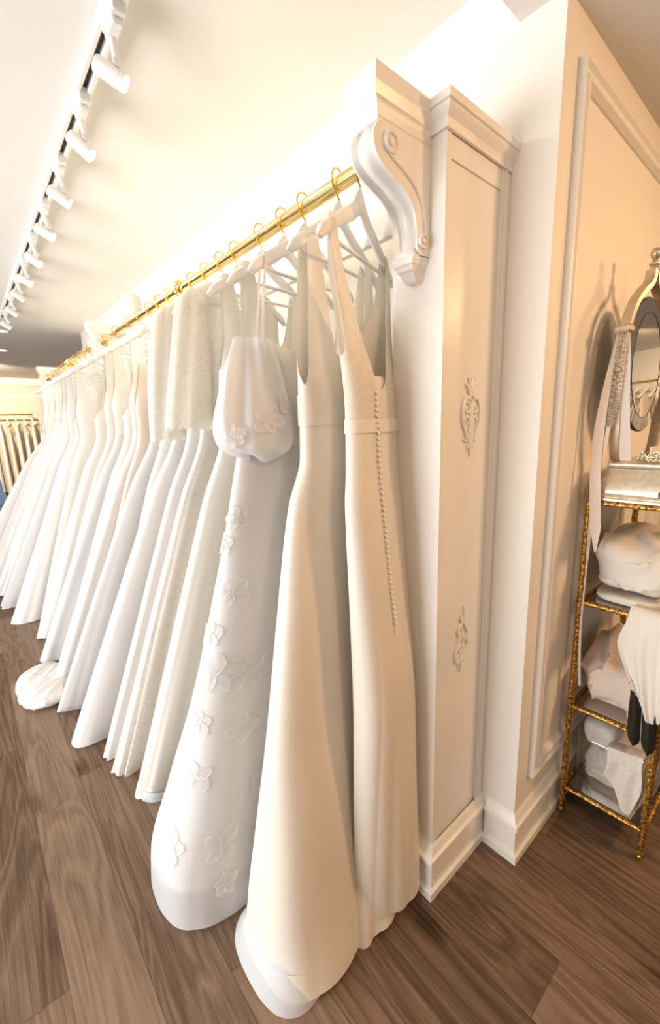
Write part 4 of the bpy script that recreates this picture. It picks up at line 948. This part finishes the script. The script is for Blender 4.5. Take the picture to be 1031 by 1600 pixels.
# blue upholstered chair near the far wall
cx, cy = .10, 8.05
t = thing('chair', 'pale blue upholstered chair near the far wall', 'chair', (cx, cy, 0))
obj('seat', MB().bbox(cx - .27, cx + .27, cy - .28, cy + .26, .30, .46, .04), M['blue'], t)
m = MB(); m.loft([[(cx - w, cy + d, z), (cx + w, cy + d, z), (cx + w, cy + d + .11, z), (cx - w, cy + d + .11, z)] for z, w, d in ((.40, .285, .16), (.60, .29, .19), (.80, .285, .23), (.92, .26, .26), (.95, .22, .27))])
obj('backrest', m, M['blue'], t)
for sx in (-1, 1):
    obj('arm', MB().bbox(cx + sx*.31 - .045, cx + sx*.31 + .045, cy - .26, cy + .24, .28, .64, .03), M['blue'], t)
    for sy in (-.22, .2): obj('leg', MB().tube([(cx + sx*.24, cy + sy, .30), (cx + sx*.25, cy + sy*1.05, 0)], [.022, .014], 10), M['legw'], t)

# ------------------------------------------------------------------ light
def area(name, loc, target, sx, sy, e, col):
    l = bpy.data.lights.new(name, 'AREA'); l.shape = 'RECTANGLE'; l.size = sx; l.size_y = sy; l.energy = e; l.color = col
    o = bpy.data.objects.new(name, l); COL.objects.link(o); o.location = loc; o.rotation_euler = (Vector(target) - Vector(loc)).to_track_quat('-Z', 'Y').to_euler(); return o
def spot(name, loc, target, e, col, size, blend=.7, soft=.05):
    l = bpy.data.lights.new(name, 'SPOT'); l.energy = e; l.color = col; l.spot_size = radians(size); l.spot_blend = blend; l.shadow_soft_size = soft
    o = bpy.data.objects.new(name, l); COL.objects.link(o); o.location = loc; o.rotation_euler = (Vector(target) - Vector(loc)).to_track_quat('-Z', 'Y').to_euler(); return o
W = bpy.data.worlds.new('world'); SC.world = W; W.use_nodes = True
bg = W.node_tree.nodes['Background']; bg.inputs[0].default_value = (.90, .95, 1., 1); bg.inputs[1].default_value = .65
# storefront daylight from the open aisle side
area('daylight', (-3.3, 2.3, .95), (1., 2.6, .55), 3.6, 1.6, 205, (.985, .99, 1.))
area('daylight_far', (-3.3, 5.0, 1.6), (1., 5.0, 1.0), 3.4, 2.2, 150, (.95, .98, 1.)) if False else None
# LED strips behind the headers
for a, b in HB[:2]:
    area('led_light', (1.07, (a + b)/2, 2.15), (1.11, (a + b)/2, 1.0), .05, b - a - .1, 8.0, (1., .80, .52))
# ceiling spot for the rack; corner and aisle lamps are added warm fill
spot('corner_fill', (2.3, -1.5, SZ - .04), (1.2, .6, 1.0), 160, (1., .58, .27), 110, .9, .18)
spot('rack_spot', (3.3, -.75, SZ - .03), (1.5, .55, 1.2), 48, (1., .60, .29), 90, .9, .10)
spot('aisle_fill', (.2, -1.2, SZ - .04), (.9, .8, .9), 62, (1., .61, .31), 110, .9, .18)
spot('side_spot', (5.4, -1.6, SZ - .04), (6.8, -1.8, 1.2), 110, (1., .70, .4), 120, .9, .08)
spot('far_fill', (.3, 8.6, CZ - .05), (.8, 11., 1.2), 420, (1., .84, .62), 120, .9, .08)  # added fill brightening the far wall gowns, no fixture there

SC.view_settings.view_transform = 'Standard'; SC.view_settings.look = 'None'; SC.view_settings.exposure = 0.27; SC.view_settings.gamma = 1.0
try:
    SC.cycles.max_bounces = 8; SC.cycles.diffuse_bounces = 4; SC.cycles.transparent_max_bounces = 12; SC.cycles.sample_clamp_indirect = 4.; SC.cycles.use_denoising = True
except Exception: pass
bpy.context.view_layer.update()
